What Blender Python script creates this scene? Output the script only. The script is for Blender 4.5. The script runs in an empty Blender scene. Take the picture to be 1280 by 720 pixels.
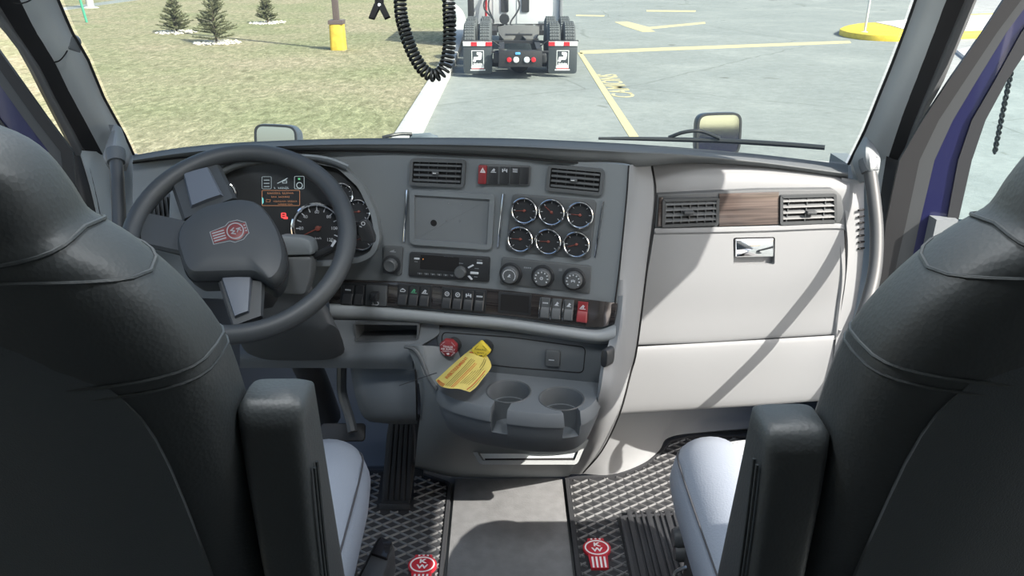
import bpy, bmesh, math, random
from mathutils import Vector as V, Matrix as M

random.seed(7)
sc = bpy.context.scene
C = sc.collection
rad = math.radians

# ------------------------------------------------------------------ camera
FPX = 1000.0                      # focal length in pixels of the 1280 px wide frame
CAM = V((0.0, 0.0, 1.42))
PITCH, YAW = rad(23.1), rad(0.63)
FW = V((math.sin(YAW) * math.cos(PITCH), math.cos(YAW) * math.cos(PITCH), -math.sin(PITCH)))
RT = V((math.cos(YAW), -math.sin(YAW), 0))
UP = V((math.sin(YAW) * math.sin(PITCH), math.cos(YAW) * math.sin(PITCH), math.cos(PITCH)))
cd = bpy.data.cameras.new('camera')
cam = bpy.data.objects.new('camera', cd)
C.objects.link(cam)
cd.sensor_width = 36.0
cd.lens = 36.0 * FPX / 1280.0
cd.clip_start = 0.02
cd.clip_end = 500
cam.matrix_world = M(((RT.x, UP.x, -FW.x, CAM.x), (RT.y, UP.y, -FW.y, CAM.y), (RT.z, UP.z, -FW.z, CAM.z), (0, 0, 0, 1)))
sc.camera = cam

# ------------------------------------------------------------------ sky, sun, exposure
SUN_TO = V((0.79, -0.61, 0)).normalized() * math.cos(rad(41)) + V((0, 0, math.sin(rad(41))))
w = bpy.data.worlds.new('sky')
sc.world = w
w.use_nodes = True
wn = w.node_tree.nodes
wn.clear()
w_out = wn.new('ShaderNodeOutputWorld')
w_bg = wn.new('ShaderNodeBackground')
w_sky = wn.new('ShaderNodeTexSky')
w_sky.sky_type = 'NISHITA'
w_sky.sun_disc = False
w_sky.sun_elevation = rad(42)
w_sky.sun_rotation = math.atan2(SUN_TO.x, SUN_TO.y)
w_sky.dust_density = 3.0
w_sky.air_density = 1.0
w_sky.ozone_density = 1.0
w_bg.inputs[1].default_value = 0.19
w.node_tree.links.new(w_sky.outputs[0], w_bg.inputs[0])
w.node_tree.links.new(w_bg.outputs[0], w_out.inputs[0])
sl = bpy.data.lights.new('sun', 'SUN')
sl.energy = 5.8
sl.angle = rad(0.55)
sl.color = (1.0, 0.93, 0.84)
sun = bpy.data.objects.new('sun', sl)
C.objects.link(sun)
sun.rotation_euler = (-SUN_TO).to_track_quat('-Z', 'Y').to_euler()
sun.location = (6, -3, 9)
sc.view_settings.view_transform = 'Standard'
sc.view_settings.look = 'None'
sc.view_settings.gamma = 1.0
sc.view_settings.use_curve_mapping = False
sc.view_settings.exposure = 1.0
try:
    sc.cycles.use_denoising = True
    sc.cycles.max_bounces = 10
    sc.cycles.diffuse_bounces = 6
    sc.cycles.transparent_max_bounces = 12
    sc.cycles.sample_clamp_indirect = 8.0
    sc.cycles.caustics_reflective = False
    sc.cycles.caustics_refractive = False
except Exception:
    pass

# ------------------------------------------------------------------ measuring helpers
def ray(px, py):
    return FW + RT * ((px - 640) / FPX) + UP * ((360 - py) / FPX)
def P(px, py, d):                 # point at a depth along the optical axis
    return CAM + ray(px, py) * d
def Py(px, py, Y):                # point on the vertical plane y = Y
    r = ray(px, py)
    return CAM + r * ((Y - CAM.y) / r.y)
def Pz(px, py, Z):
    r = ray(px, py)
    return CAM + r * ((Z - CAM.z) / r.z)

class Frame:
    """Local axes u (right), v (up), n (towards the viewer) about a point."""
    def __init__(s, o, u, v, ortho=True):
        s.o = V(o)
        s.u = V(u).normalized()
        s.n = s.u.cross(V(v)).normalized()
        s.v = s.n.cross(s.u).normalized()
    def hit(s, px, py, c=0.0):
        r = ray(px, py)
        t = (s.o + s.n * c - CAM).dot(s.n) / r.dot(s.n)
        q = CAM + r * t - s.o
        return (q.dot(s.u), q.dot(s.v))
    def hits(s, pts, c=0.0):
        return [s.hit(x, y, c) for x, y in pts]
    def w(s, px, py, c=0.0):
        a, b = s.hit(px, py, c)
        return s.pt(a, b, c)
    def pt(s, a, b, c=0.0):
        return s.o + s.u * a + s.v * b + s.n * c
    def at(s, px, py, c=0.0):
        f = Frame(s.w(px, py, c), s.u, s.v)
        return f
    def sub(s, a, b, c=0.0, rot=0.0):
        u = s.u * math.cos(rot) + s.v * math.sin(rot)
        v = s.v * math.cos(rot) - s.u * math.sin(rot)
        return Frame(s.pt(a, b, c), u, v)
    def mat(s):
        return M(((s.u.x, s.v.x, s.n.x, s.o.x), (s.u.y, s.v.y, s.n.y, s.o.y), (s.u.z, s.v.z, s.n.z, s.o.z), (0, 0, 0, 1)))

def flat(o):                       # horizontal frame, n up
    return Frame(o, (1, 0, 0), (0, 1, 0))
WORLD = flat((0, 0, 0))

# ------------------------------------------------------------------ materials
MATS = {}
def mat(name, col, rough=0.5, metal=0.0, grain=None, bump=0.0, var=0.0, spec=0.5, coat=0.0, sheen=0.0, var_scale=6.0, emit=None):
    if name in MATS:
        return MATS[name]
    m = bpy.data.materials.new(name)
    m.use_nodes = True
    nt = m.node_tree
    b = nt.nodes['Principled BSDF']
    b.inputs['Base Color'].default_value = (*col, 1)
    b.inputs['Roughness'].default_value = rough
    b.inputs['Metallic'].default_value = metal
    b.inputs['Specular IOR Level'].default_value = spec
    b.inputs['Coat Weight'].default_value = coat
    if sheen:
        b.inputs['Sheen Weight'].default_value = sheen
    if emit:
        b.inputs['Emission Color'].default_value = (*emit[0], 1)
        b.inputs['Emission Strength'].default_value = emit[1]
    tc = nt.nodes.new('ShaderNodeTexCoord')
    if grain:
        n = nt.nodes.new('ShaderNodeTexNoise')
        n.inputs['Scale'].default_value = grain
        n.inputs['Detail'].default_value = 3
        nt.links.new(tc.outputs['Object'], n.inputs['Vector'])
        bp = nt.nodes.new('ShaderNodeBump')
        bp.inputs['Strength'].default_value = bump
        bp.inputs['Distance'].default_value = 0.002
        nt.links.new(n.outputs['Fac'], bp.inputs['Height'])
        nt.links.new(bp.outputs['Normal'], b.inputs['Normal'])
    if var:
        n2 = nt.nodes.new('ShaderNodeTexNoise')
        n2.inputs['Scale'].default_value = var_scale
        n2.inputs['Detail'].default_value = 5
        nt.links.new(tc.outputs['Object'], n2.inputs['Vector'])
        rp = nt.nodes.new('ShaderNodeValToRGB')
        rp.color_ramp.elements[0].color = (*[c * (1 - var) for c in col], 1)
        rp.color_ramp.elements[1].color = (*[min(1, c * (1 + var)) for c in col], 1)
        rp.color_ramp.elements[0].position = 0.3
        rp.color_ramp.elements[1].position = 0.7
        nt.links.new(n2.outputs['Fac'], rp.inputs['Fac'])
        nt.links.new(rp.outputs['Color'], b.inputs['Base Color'])
    MATS[name] = m
    return m

def leather(name, col, rough, scale=260):
    m = mat(name, col, rough)
    nt = m.node_tree
    b = nt.nodes['Principled BSDF']
    tc = nt.nodes.new('ShaderNodeTexCoord')
    vo = nt.nodes.new('ShaderNodeTexVoronoi')
    vo.inputs['Scale'].default_value = scale
    ns = nt.nodes.new('ShaderNodeTexNoise')
    ns.inputs['Scale'].default_value = 9
    ad = nt.nodes.new('ShaderNodeMath')
    ad.operation = 'MULTIPLY_ADD'
    ad.inputs[1].default_value = 0.5
    bp = nt.nodes.new('ShaderNodeBump')
    bp.inputs['Strength'].default_value = 0.22
    bp.inputs['Distance'].default_value = 0.0010
    nt.links.new(tc.outputs['Object'], vo.inputs['Vector'])
    nt.links.new(tc.outputs['Object'], ns.inputs['Vector'])
    nt.links.new(ns.outputs['Fac'], ad.inputs[0])
    nt.links.new(vo.outputs['Distance'], ad.inputs[2])
    nt.links.new(ad.outputs[0], bp.inputs['Height'])
    nt.links.new(bp.outputs['Normal'], b.inputs['Normal'])
    return m

def woodgrain(name, c1, c2, rough, sx=3, sy=120):
    m = mat(name, c1, rough, coat=0.5)
    nt = m.node_tree
    b = nt.nodes['Principled BSDF']
    tc = nt.nodes.new('ShaderNodeTexCoord')
    mp = nt.nodes.new('ShaderNodeMapping')
    mp.inputs['Scale'].default_value = (sx, sy, sy)
    n = nt.nodes.new('ShaderNodeTexNoise')
    n.inputs['Scale'].default_value = 1.5
    n.inputs['Detail'].default_value = 6
    n.inputs['Distortion'].default_value = 0.6
    rp = nt.nodes.new('ShaderNodeValToRGB')
    rp.color_ramp.elements[0].color = (*c1, 1)
    rp.color_ramp.elements[1].color = (*c2, 1)
    rp.color_ramp.elements[0].position = 0.35
    rp.color_ramp.elements[1].position = 0.65
    nt.links.new(tc.outputs['Object'], mp.inputs['Vector'])
    nt.links.new(mp.outputs['Vector'], n.inputs['Vector'])
    nt.links.new(n.outputs['Fac'], rp.inputs['Fac'])
    nt.links.new(rp.outputs['Color'], b.inputs['Base Color'])
    return m

DARK = mat('dark_grey_plastic', (0.165, 0.184, 0.196), 0.6, grain=900, bump=0.12)
DARKER = mat('charcoal_plastic', (0.085, 0.092, 0.097), 0.5, grain=900, bump=0.1)
BLACK = mat('black_plastic', (0.028, 0.030, 0.033), 0.4)
VOID = mat('black_recess', (0.006, 0.006, 0.007), 0.8)
LOWM = mat('knee_grey_plastic', (0.10, 0.112, 0.122), 0.6, grain=900, bump=0.1)
LOWM2 = mat('shroud_charcoal_plastic', (0.05, 0.055, 0.06), 0.6, grain=900, bump=0.1)
PADM = mat('pad_grey_plastic', (0.12, 0.13, 0.135), 0.85, grain=700, bump=0.2, spec=0.2)
WHEELM = mat('wheel_grey_plastic', (0.042, 0.047, 0.051), 0.5, grain=900, bump=0.1)
TRAYM = mat('tray_grey_plastic', (0.13, 0.145, 0.158), 0.6, grain=900, bump=0.1)
MID = mat('mid_grey_plastic', (0.27, 0.29, 0.30), 0.6, grain=900, bump=0.12)
LIGHT = mat('light_grey_plastic', (0.225, 0.235, 0.245), 0.6, grain=800, bump=0.12)
PILLAR = mat('pillar_grey_plastic', (0.50, 0.55, 0.57), 0.6, grain=700, bump=0.12)
RUBBER = mat('black_rubber', (0.020, 0.021, 0.023), 0.6, grain=500, bump=0.15)
MATRUB = mat('floor_mat_rubber', (0.030, 0.032, 0.036), 0.55, grain=350, bump=0.25)
MATTOP = mat('worn_mat_rubber', (0.18, 0.186, 0.192), 0.65, grain=250, bump=0.3, var=0.12, var_scale=30)
RIBTOP = mat('pale_rib_rubber', (0.17, 0.175, 0.18), 0.36)  # ribs paler than the mat rubber around them
CHROME = mat('chrome', (0.85, 0.86, 0.88), 0.08, metal=1.0)
SATIN = mat('satin_metal', (0.55, 0.56, 0.58), 0.3, metal=1.0)
GUNMETAL = mat('dark_satin_plastic', (0.055, 0.06, 0.064), 0.5)
RED = mat('red_plastic', (0.24, 0.03, 0.035), 0.45)
REDBADGE = mat('badge_red', (0.45, 0.025, 0.04), 0.4)
WHITEP = mat('white_print', (0.75, 0.76, 0.77), 0.5)
PRINT = mat('pale_print', (0.55, 0.58, 0.62), 0.5)
GREYPRINT = mat('grey_print', (0.25, 0.27, 0.29), 0.5)
GREENPRINT = mat('green_print', (0.10, 0.40, 0.22), 0.5)
ORANGE = mat('orange_needle', (0.22, 0.06, 0.045), 0.5)
YELLOW = mat('yellow_paper', (0.56, 0.46, 0.12), 0.6, var=0.1, var_scale=40)
YKNOB = mat('yellow_plastic', (0.62, 0.48, 0.05), 0.45)
TAGRED = mat('red_ink', (0.50, 0.10, 0.03), 0.6)
TAGBLK = mat('dark_ink', (0.10, 0.08, 0.02), 0.6)
SCREEN = mat('lit_orange_screen', (0.02, 0.02, 0.02), 0.5, emit=((1.0, 0.45, 0.22), 0.22))
SCREENB = mat('lit_pale_screen', (0.02, 0.02, 0.02), 0.5, emit=((0.7, 0.85, 0.9), 0.28))
SCREENG = mat('lit_green_screen', (0.02, 0.02, 0.02), 0.5, emit=((0.2, 0.9, 0.4), 0.3))
WARNRED = mat('lit_red_warning', (0.05, 0.0, 0.0), 0.5, emit=((1.0, 0.08, 0.08), 0.7))
LEATHER = leather('black_leather', (0.036, 0.042, 0.045), 0.52)
CLOTH = mat('black_cloth', (0.070, 0.081, 0.090), 0.9, grain=600, bump=0.4)
SEATGREY = leather('grey_leather', (0.25, 0.278, 0.325), 0.5, 300)
SEATDARK = leather('dark_grey_leather', (0.16, 0.17, 0.175), 0.5, 300)
THREAD = mat('dark_thread', (0.05, 0.05, 0.055), 0.7)
WOOD = woodgrain('brown_wood_trim', (0.040, 0.030, 0.027), (0.12, 0.092, 0.080), 0.3)
WOODDK = woodgrain('dark_wood_trim', (0.016, 0.014, 0.014), (0.045, 0.038, 0.036), 0.25)
BLUE = mat('blue_car_paint', (0.016, 0.018, 0.075), 0.3, coat=1.0, metal=0.2)
PERF = mat('perforated_fabric', (0.50, 0.51, 0.51), 0.8)
HEADLINER = mat('headliner', (0.70, 0.70, 0.69), 0.9)

def perforate():
    nt = PERF.node_tree
    b = nt.nodes['Principled BSDF']
    tc = nt.nodes.new('ShaderNodeTexCoord')
    vo = nt.nodes.new('ShaderNodeTexVoronoi')
    vo.inputs['Scale'].default_value = 110
    vo.inputs['Randomness'].default_value = 0.0
    rp = nt.nodes.new('ShaderNodeValToRGB')
    rp.color_ramp.elements[0].position = 0.2
    rp.color_ramp.elements[1].position = 0.32
    rp.color_ramp.elements[0].color = (0.25, 0.25, 0.25, 1)
    rp.color_ramp.elements[1].color = (0.50, 0.51, 0.51, 1)
    nt.links.new(tc.outputs['Object'], vo.inputs['Vector'])
    nt.links.new(vo.outputs['Distance'], rp.inputs['Fac'])
    nt.links.new(rp.outputs['Color'], b.inputs['Base Color'])
perforate()

def glass_mat(name, tint, refl, haze):
    m = bpy.data.materials.new(name)
    m.use_nodes = True
    nt = m.node_tree
    nt.nodes.clear()
    out = nt.nodes.new('ShaderNodeOutputMaterial')
    tr = nt.nodes.new('ShaderNodeBsdfTransparent')
    tr.inputs[0].default_value = (*tint, 1)
    gl = nt.nodes.new('ShaderNodeBsdfGlossy')
    gl.inputs['Roughness'].default_value = 0.03
    df = nt.nodes.new('ShaderNodeBsdfTranslucent')
    df.inputs[0].default_value = (0.8, 0.85, 0.85, 1)
    lw = nt.nodes.new('ShaderNodeLayerWeight')
    lw.inputs['Blend'].default_value = refl
    m1 = nt.nodes.new('ShaderNodeMixShader')
    m2 = nt.nodes.new('ShaderNodeMixShader')
    m2.inputs[0].default_value = haze
    nt.links.new(lw.outputs['Fresnel'], m1.inputs[0])
    nt.links.new(tr.outputs[0], m1.inputs[1])
    nt.links.new(gl.outputs[0], m1.inputs[2])
    nt.links.new(m1.outputs[0], m2.inputs[1])
    nt.links.new(df.outputs[0], m2.inputs[2])
    nt.links.new(m2.outputs[0], out.inputs[0])
    return m
WINDGLASS = glass_mat('windshield_glass', (0.66, 0.72, 0.69), 0.12, 0.03)
DOORGLASS = glass_mat('door_glass', (0.86, 0.92, 0.91), 0.12, 0.02)

# ------------------------------------------------------------------ mesh helpers
WM = {}
def wm(o):
    return WM.get(o.name, M.Identity(4))

class MB:
    def __init__(s):
        s.v = []
        s.f = []
    def add(s, vs, fs):
        k = len(s.v)
        s.v += [V(x) for x in vs]
        s.f += [tuple(i + k for i in f) for f in fs]
    def build(s, name, m, parent=None, angle=38, origin=None, normals=True):
        me = bpy.data.meshes.new(name)
        if parent is not None:
            X = wm(parent).inverted()
        else:
            if origin is None:
                xs = [p.x for p in s.v]; ys = [p.y for p in s.v]; zs = [p.z for p in s.v]
                origin = V(((min(xs) + max(xs)) / 2, (min(ys) + max(ys)) / 2, min(zs)))
            X = M.Translation(-V(origin))
        me.from_pydata([X @ p for p in s.v], [], s.f)
        me.update()
        if normals:
            bm = bmesh.new()
            bm.from_mesh(me)
            bmesh.ops.recalc_face_normals(bm, faces=bm.faces)
            bm.to_mesh(me)
            bm.free()
        me.polygons.foreach_set('use_smooth', [True] * len(me.polygons))
        me.set_sharp_from_angle(angle=rad(angle))
        me.materials.append(m)
        o = bpy.data.objects.new(name, me)
        C.objects.link(o)
        if parent is not None:
            o.parent = parent
            WM[o.name] = wm(parent)
        else:
            o.location = origin
            WM[o.name] = M.Translation(V(origin))
        return o

def tag(o, label=None, cat=None, group=None, kind=None):
    if label: o['label'] = label
    if cat: o['category'] = cat
    if group: o['group'] = group
    if kind: o['kind'] = kind
    return o

def thing(name, label, cat, F, group=None):
    o = bpy.data.objects.new(name, None)
    o.empty_display_size = 0.05
    C.objects.link(o)
    m = F.mat() if isinstance(F, Frame) else M.Translation(V(F))
    o.matrix_world = m
    WM[o.name] = m
    return tag(o, label, cat, group)

def round_poly(pts, r, seg=5):
    if r <= 0:
        return list(pts)
    out = []
    n = len(pts)
    for i in range(n):
        p0, p1, p2 = V(pts[i - 1]).to_2d(), V(pts[i]).to_2d(), V(pts[(i + 1) % n]).to_2d()
        a, b = p0 - p1, p2 - p1
        la, lb = a.length, b.length
        if la < 1e-9 or lb < 1e-9:
            out.append(tuple(p1)); continue
        ri = min(r, la * 0.48, lb * 0.48)
        s, e = p1 + a / la * ri, p1 + b / lb * ri
        for k in range(seg + 1):
            t = k / seg
            q = s * (1 - t) ** 2 + p1 * (2 * t * (1 - t)) + e * t * t
            out.append((q.x, q.y))
    return out

def area2(p):
    return sum(p[i - 1][0] * p[i][1] - p[i][0] * p[i - 1][1] for i in range(len(p))) / 2

def offset(pts, d):                # inward offset of a closed polygon
    n = len(pts)
    sg = 1 if area2(pts) > 0 else -1
    out = []
    for i in range(n):
        p0, p1, p2 = V(pts[i - 1]).to_2d(), V(pts[i]).to_2d(), V(pts[(i + 1) % n]).to_2d()
        a, b = (p1 - p0), (p2 - p1)
        if a.length < 1e-9: a = b
        if b.length < 1e-9: b = a
        if a.length < 1e-9:
            out.append(tuple(p1)); continue
        a.normalize(); b.normalize()
        na, nb = V((-a.y, a.x)) * sg, V((-b.y, b.x)) * sg
        m = na + nb
        if m.length < 1e-6: m = na
        m.normalize()
        k = max(0.45, m.dot(na))
        q = p1 + m * (d / k)
        out.append((q.x, q.y))
    return out

def prism(mb, F, poly, c0, c1, bev=0.0, r=0.0, seg=5):
    p = round_poly(poly, r, seg)
    n = len(p)
    rings = [(p, c0), (p, c1 - bev if bev else c1)]
    if bev:
        rings.append((offset(p, bev * 0.35), c1 - bev * 0.3))
        rings.append((offset(p, bev), c1))
    vs, fs = [], []
    for q, c in rings:
        vs += [F.pt(a, b, c) for a, b in q]
    for k in range(len(rings) - 1):
        for i in range(n):
            j = (i + 1) % n
            fs.append((k * n + i, k * n + j, (k + 1) * n + j, (k + 1) * n + i))
    fs.append(tuple(range(n - 1, -1, -1)))
    fs.append(tuple((len(rings) - 1) * n + i for i in range(n)))
    mb.add(vs, fs)

def ringprism(mb, F, outer, inner, c0, c1):      # frame between two loops of equal count
    n = len(outer)
    vs = [F.pt(a, b, c0) for a, b in outer] + [F.pt(a, b, c0) for a, b in inner] + [F.pt(a, b, c1) for a, b in outer] + [F.pt(a, b, c1) for a, b in inner]
    fs = []
    for i in range(n):
        j = (i + 1) % n
        fs += [(i, j, n + j, n + i), (2 * n + i, 3 * n + i, 3 * n + j, 2 * n + j), (i, 2 * n + i, 2 * n + j, j), (n + i, n + j, 3 * n + j, 3 * n + i)]
    mb.add(vs, fs)

def frame_ring(mb, F, poly, wd, c0, c1, r=0.0):
    p = round_poly(poly, r)
    ringprism(mb, F, p, offset(p, wd), c0, c1)

def box(mb, F, a0, a1, b0, b1, c0, c1, bev=0.0, r=0.0):
    prism(mb, F, [(a0, b0), (a1, b0), (a1, b1), (a0, b1)], c0, c1, bev, r)

def catmull(pts, k, closed=False):
    n = len(pts)
    out = []
    last = n if closed else n - 1
    for i in range(last):
        if closed:
            p0, p1, p2, p3 = pts[i - 1], pts[i], pts[(i + 1) % n], pts[(i + 2) % n]
        else:
            p1, p2 = pts[i], pts[i + 1]
            p0 = pts[i - 1] if i > 0 else p1 * 2 - p2
            p3 = pts[i + 2] if i + 2 < n else p2 * 2 - p1
        for j in range(k):
            t = j / k
            out.append(0.5 * ((p1 * 2) + (p2 - p0) * t + (p0 * 2 - p1 * 5 + p2 * 4 - p3) * t * t + (p1 * 3 - p0 - p2 * 3 + p3) * t ** 3))
    if not closed:
        out.append(pts[-1].copy())
    return out

def tube(mb, pts, r, seg=8, closed=False, smooth=0, caps=True, flat_y=1.0, ref=None):
    pts = [V(p) for p in pts]
    if smooth:
        if isinstance(r, (list, tuple)):
            rs = [x.x for x in catmull([V((q, 0, 0)) for q in r], smooth, closed)]
        pts = catmull(pts, smooth, closed)
        if isinstance(r, (list, tuple)):
            r = rs
    n = len(pts)
    if not isinstance(r, (list, tuple)):
        r = [r] * n
    T = []
    for i in range(n):
        a = pts[i - 1] if (i > 0 or closed) else pts[i]
        b = pts[(i + 1) % n] if (i < n - 1 or closed) else pts[i]
        T.append((b - a).normalized())
    nrm = V(ref) if ref is not None else T[0].orthogonal()
    nrm = (nrm - T[0] * nrm.dot(T[0])).normalized()
    vs = []
    for i in range(n):
        nrm = (nrm - T[i] * nrm.dot(T[i]))
        nrm = nrm.normalized() if nrm.length > 1e-6 else T[i].orthogonal().normalized()
        bn = T[i].cross(nrm)
        for k in range(seg):
            a = 2 * math.pi * k / seg
            vs.append(pts[i] + (nrm * math.cos(a) + bn * math.sin(a) * flat_y) * r[i])
    fs = []
    for i in range(n if closed else n - 1):
        i2 = (i + 1) % n
        for k in range(seg):
            k2 = (k + 1) % seg
            fs.append((i * seg + k, i * seg + k2, i2 * seg + k2, i2 * seg + k))
    if caps and not closed:
        fs.append(tuple(range(seg - 1, -1, -1)))
        fs.append(tuple((n - 1) * seg + k for k in range(seg)))
    mb.add(vs, fs)

def lathe(mb, F, a, b, prof, seg=24, cap=True):
    vs, fs = [], []
    m = len(prof)
    for r, c in prof:
        for k in range(seg):
            t = 2 * math.pi * k / seg
            vs.append(F.pt(a + r * math.cos(t), b + r * math.sin(t), c))
    for i in range(m - 1):
        for k in range(seg):
            k2 = (k + 1) % seg
            fs.append((i * seg + k, i * seg + k2, (i + 1) * seg + k2, (i + 1) * seg + k))
    if cap:
        fs.append(tuple(range(seg - 1, -1, -1)))
        fs.append(tuple((m - 1) * seg + k for k in range(seg)))
    mb.add(vs, fs)

def ring_torus(mb, F, a, b, R, r, c, seg=28, s2=8):
    pts = [F.pt(a + R * math.cos(2 * math.pi * k / seg), b + R * math.sin(2 * math.pi * k / seg), c) for k in range(seg)]
    tube(mb, pts, r, s2, closed=True)

def sheet(mb, grid, su=4, sv=4, thick=0.0, toward=None):
    rows = [catmull([V(p) for p in r], su) for r in grid]
    cols = list(zip(*rows))
    cols = [catmull(list(c), sv) for c in cols]
    nr, nc = len(cols[0]), len(cols)
    g = [[cols[j][i] for j in range(nc)] for i in range(nr)]
    vs = [g[i][j] for i in range(nr) for j in range(nc)]
    fs = [(i * nc + j, i * nc + j + 1, (i + 1) * nc + j + 1, (i + 1) * nc + j) for i in range(nr - 1) for j in range(nc - 1)]
    if thick:
        N = []
        for i in range(nr):
            for j in range(nc):
                du = g[i][min(j + 1, nc - 1)] - g[i][max(j - 1, 0)]
                dv = g[min(i + 1, nr - 1)][j] - g[max(i - 1, 0)][j]
                q = du.cross(dv)
                q = q.normalized() if q.length > 1e-12 else V((0, -1, 0))
                N.append(q)
        tv = (toward if toward is not None else CAM)
        mid = nr // 2 * nc + nc // 2
        sgn = 1 if N[mid].dot(tv - vs[mid]) > 0 else -1
        n = len(vs)
        vs = vs + [vs[i] - N[i] * sgn * thick for i in range(n)]
        fs = fs + [tuple(n + k for k in reversed(f)) for f in fs]
        edge = [j for j in range(nc)] + [i * nc + nc - 1 for i in range(1, nr)] + [(nr - 1) * nc + j for j in range(nc - 2, -1, -1)] + [i * nc for i in range(nr - 2, 0, -1)]
        for k in range(len(edge)):
            a, b = edge[k], edge[(k + 1) % len(edge)]
            fs.append((a, b, n + b, n + a))
    mb.add(vs, fs)

def loft(mb, rings, caps=True):
    n = len(rings[0])
    vs = [p for r in rings for p in r]
    fs = []
    for i in range(len(rings) - 1):
        for k in range(n):
            k2 = (k + 1) % n
            fs.append((i * n + k, i * n + k2, (i + 1) * n + k2, (i + 1) * n + k))
    if caps:
        fs.append(tuple(range(n - 1, -1, -1)))
        fs.append(tuple((len(rings) - 1) * n + k for k in range(n)))
    mb.add(vs, fs)

def sell(cx, cy, ax, ay, e=3.0, n=32):           # superellipse points
    out = []
    for k in range(n):
        t = 2 * math.pi * k / n
        c, s = math.cos(t), math.sin(t)
        out.append((cx + ax * math.copysign(abs(c) ** (2 / e), c), cy + ay * math.copysign(abs(s) ** (2 / e), s)))
    return out

def cut(o, mbs):                                  # boolean difference, applied; cutters removed
    cs = []
    for q in mbs:
        me = bpy.data.meshes.new('cutter')
        X = wm(o).inverted() 
        me.from_pydata([X @ p for p in q.v], [], q.f)
        bm = bmesh.new(); bm.from_mesh(me)
        bmesh.ops.recalc_face_normals(bm, faces=bm.faces)
        bm.to_mesh(me); bm.free()
        co = bpy.data.objects.new('cutter', me)
        co.matrix_world = wm(o)
        C.objects.link(co)
        md = o.modifiers.new('cut', 'BOOLEAN')
        md.operation = 'DIFFERENCE'
        md.solver = 'EXACT'
        md.object = co
        cs.append(co)
    bpy.context.view_layer.update()
    dg = bpy.context.evaluated_depsgraph_get()
    me = bpy.data.meshes.new_from_object(o.evaluated_get(dg))
    old = o.data
    nm = old.name
    o.modifiers.clear()
    o.data = me
    bpy.data.meshes.remove(old)
    me.name = nm
    me.polygons.foreach_set('use_smooth', [True] * len(me.polygons))
    me.set_sharp_from_angle(angle=rad(35))
    for co in cs:
        d = co.data
        bpy.data.objects.remove(co)
        bpy.data.meshes.remove(d)

def text_mb(mb, s, F, a, b, size, c=0.0006, rot=0.0, ext=0.0003, sx=1.0, sy=1.0, bold=0.0):
    cu = bpy.data.curves.new('lettering', 'FONT')
    cu.body = s
    cu.size = size
    cu.align_x = 'CENTER'
    cu.align_y = 'CENTER'
    cu.extrude = ext
    cu.offset = bold
    cu.resolution_u = 3
    o = bpy.data.objects.new('lettering', cu)
    C.objects.link(o)
    me = bpy.data.meshes.new_from_object(o)
    G = F.sub(a, b, c, rot)
    mb.add([G.pt(v.co.x * sx, v.co.y * sy, v.co.z) for v in me.vertices], [tuple(p.vertices) for p in me.polygons])
    bpy.data.objects.remove(o)
    bpy.data.curves.remove(cu)
    bpy.data.meshes.remove(me)

def label_text(name, s, F, a, b, size, m, parent, **k):
    q = MB()
    text_mb(q, s, F, a, b, size, **k)
    return q.build(name, m, parent, normals=False)

def strokes(q, F, a, b, width, h, c=0.0044, e=0.0004, seed=1):
    """a row of tiny marks standing for print too small to read"""
    r_ = random.Random(seed)
    x = a - width / 2
    while x < a + width / 2:
        w_ = h * r_.uniform(0.35, 0.7)
        if r_.random() > 0.14:
            hh = h * r_.uniform(0.6, 1.0) / 2
            box(q, F, x, x + w_, b - hh, b - hh + h * 0.16, c, c + e)
            box(q, F, x, x + h * 0.14, b - hh, b + hh, c, c + e)
        x += w_ + h * 0.22

def emblem(F, h, parent, name='emblem', c0=0.0, t=0.003, red=None, white=None):
    """Red round-top badge with K over W and pinstripes, upright along v, height h."""
    q = MB()
    wd = 0.60 * h
    prism(q, F, [(-0.20 * h, -0.5 * h), (0.20 * h, -0.5 * h), (0.235 * h, 0.05 * h), (-0.235 * h, 0.05 * h)], c0, c0 + t, 0, 0.01 * h)
    prism(q, F, [(-0.19 * h, 0.3 * h), (0.19 * h, 0.3 * h), (0.20 * h, 0.5 * h), (-0.20 * h, 0.5 * h)], c0, c0 + t, 0, 0.03 * h)
    prism(q, F, sell(0, 0.17 * h, wd * 0.55, 0.29 * h, 2, 30), c0, c0 + t * 1.15, 0.0004)
    e = q.build(name, red or REDBADGE, parent)
    q = MB()
    o, i = sell(0, 0.17 * h, wd * 0.48, 0.25 * h, 2, 30), sell(0, 0.17 * h, wd * 0.42, 0.215 * h, 2, 30)
    ringprism(q, F, o, i, c0 + t, c0 + t * 1.15 + 0.0006)
    for x in (-0.14, -0.047, 0.047, 0.14):
        box(q, F, (x - 0.022) * h, (x + 0.022) * h, -0.48 * h, -0.13 * h, c0 + t, c0 + t + 0.0006)
    for x in (-0.1, 0.0, 0.1):
        box(q, F, (x - 0.022) * h, (x + 0.022) * h, 0.44 * h, 0.49 * h, c0 + t, c0 + t + 0.0006)
    text_mb(q, 'K', F, 0, 0.265 * h, 0.175 * h, c=c0 + t * 1.15 + 0.0005, bold=0.006 * h, sx=1.35)
    text_mb(q, 'W', F, 0, 0.09 * h, 0.175 * h, c=c0 + t * 1.15 + 0.0005, bold=0.006 * h, sx=1.35)
    tag(q.build('lettering', white or WHITEP, e, normals=False), 'white K over W, ring and pinstripes')
    return e

# ================================================================== GROUND OUTSIDE
GZ = -1.15
def G(px, py):
    return Pz(px, py, GZ)

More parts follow.
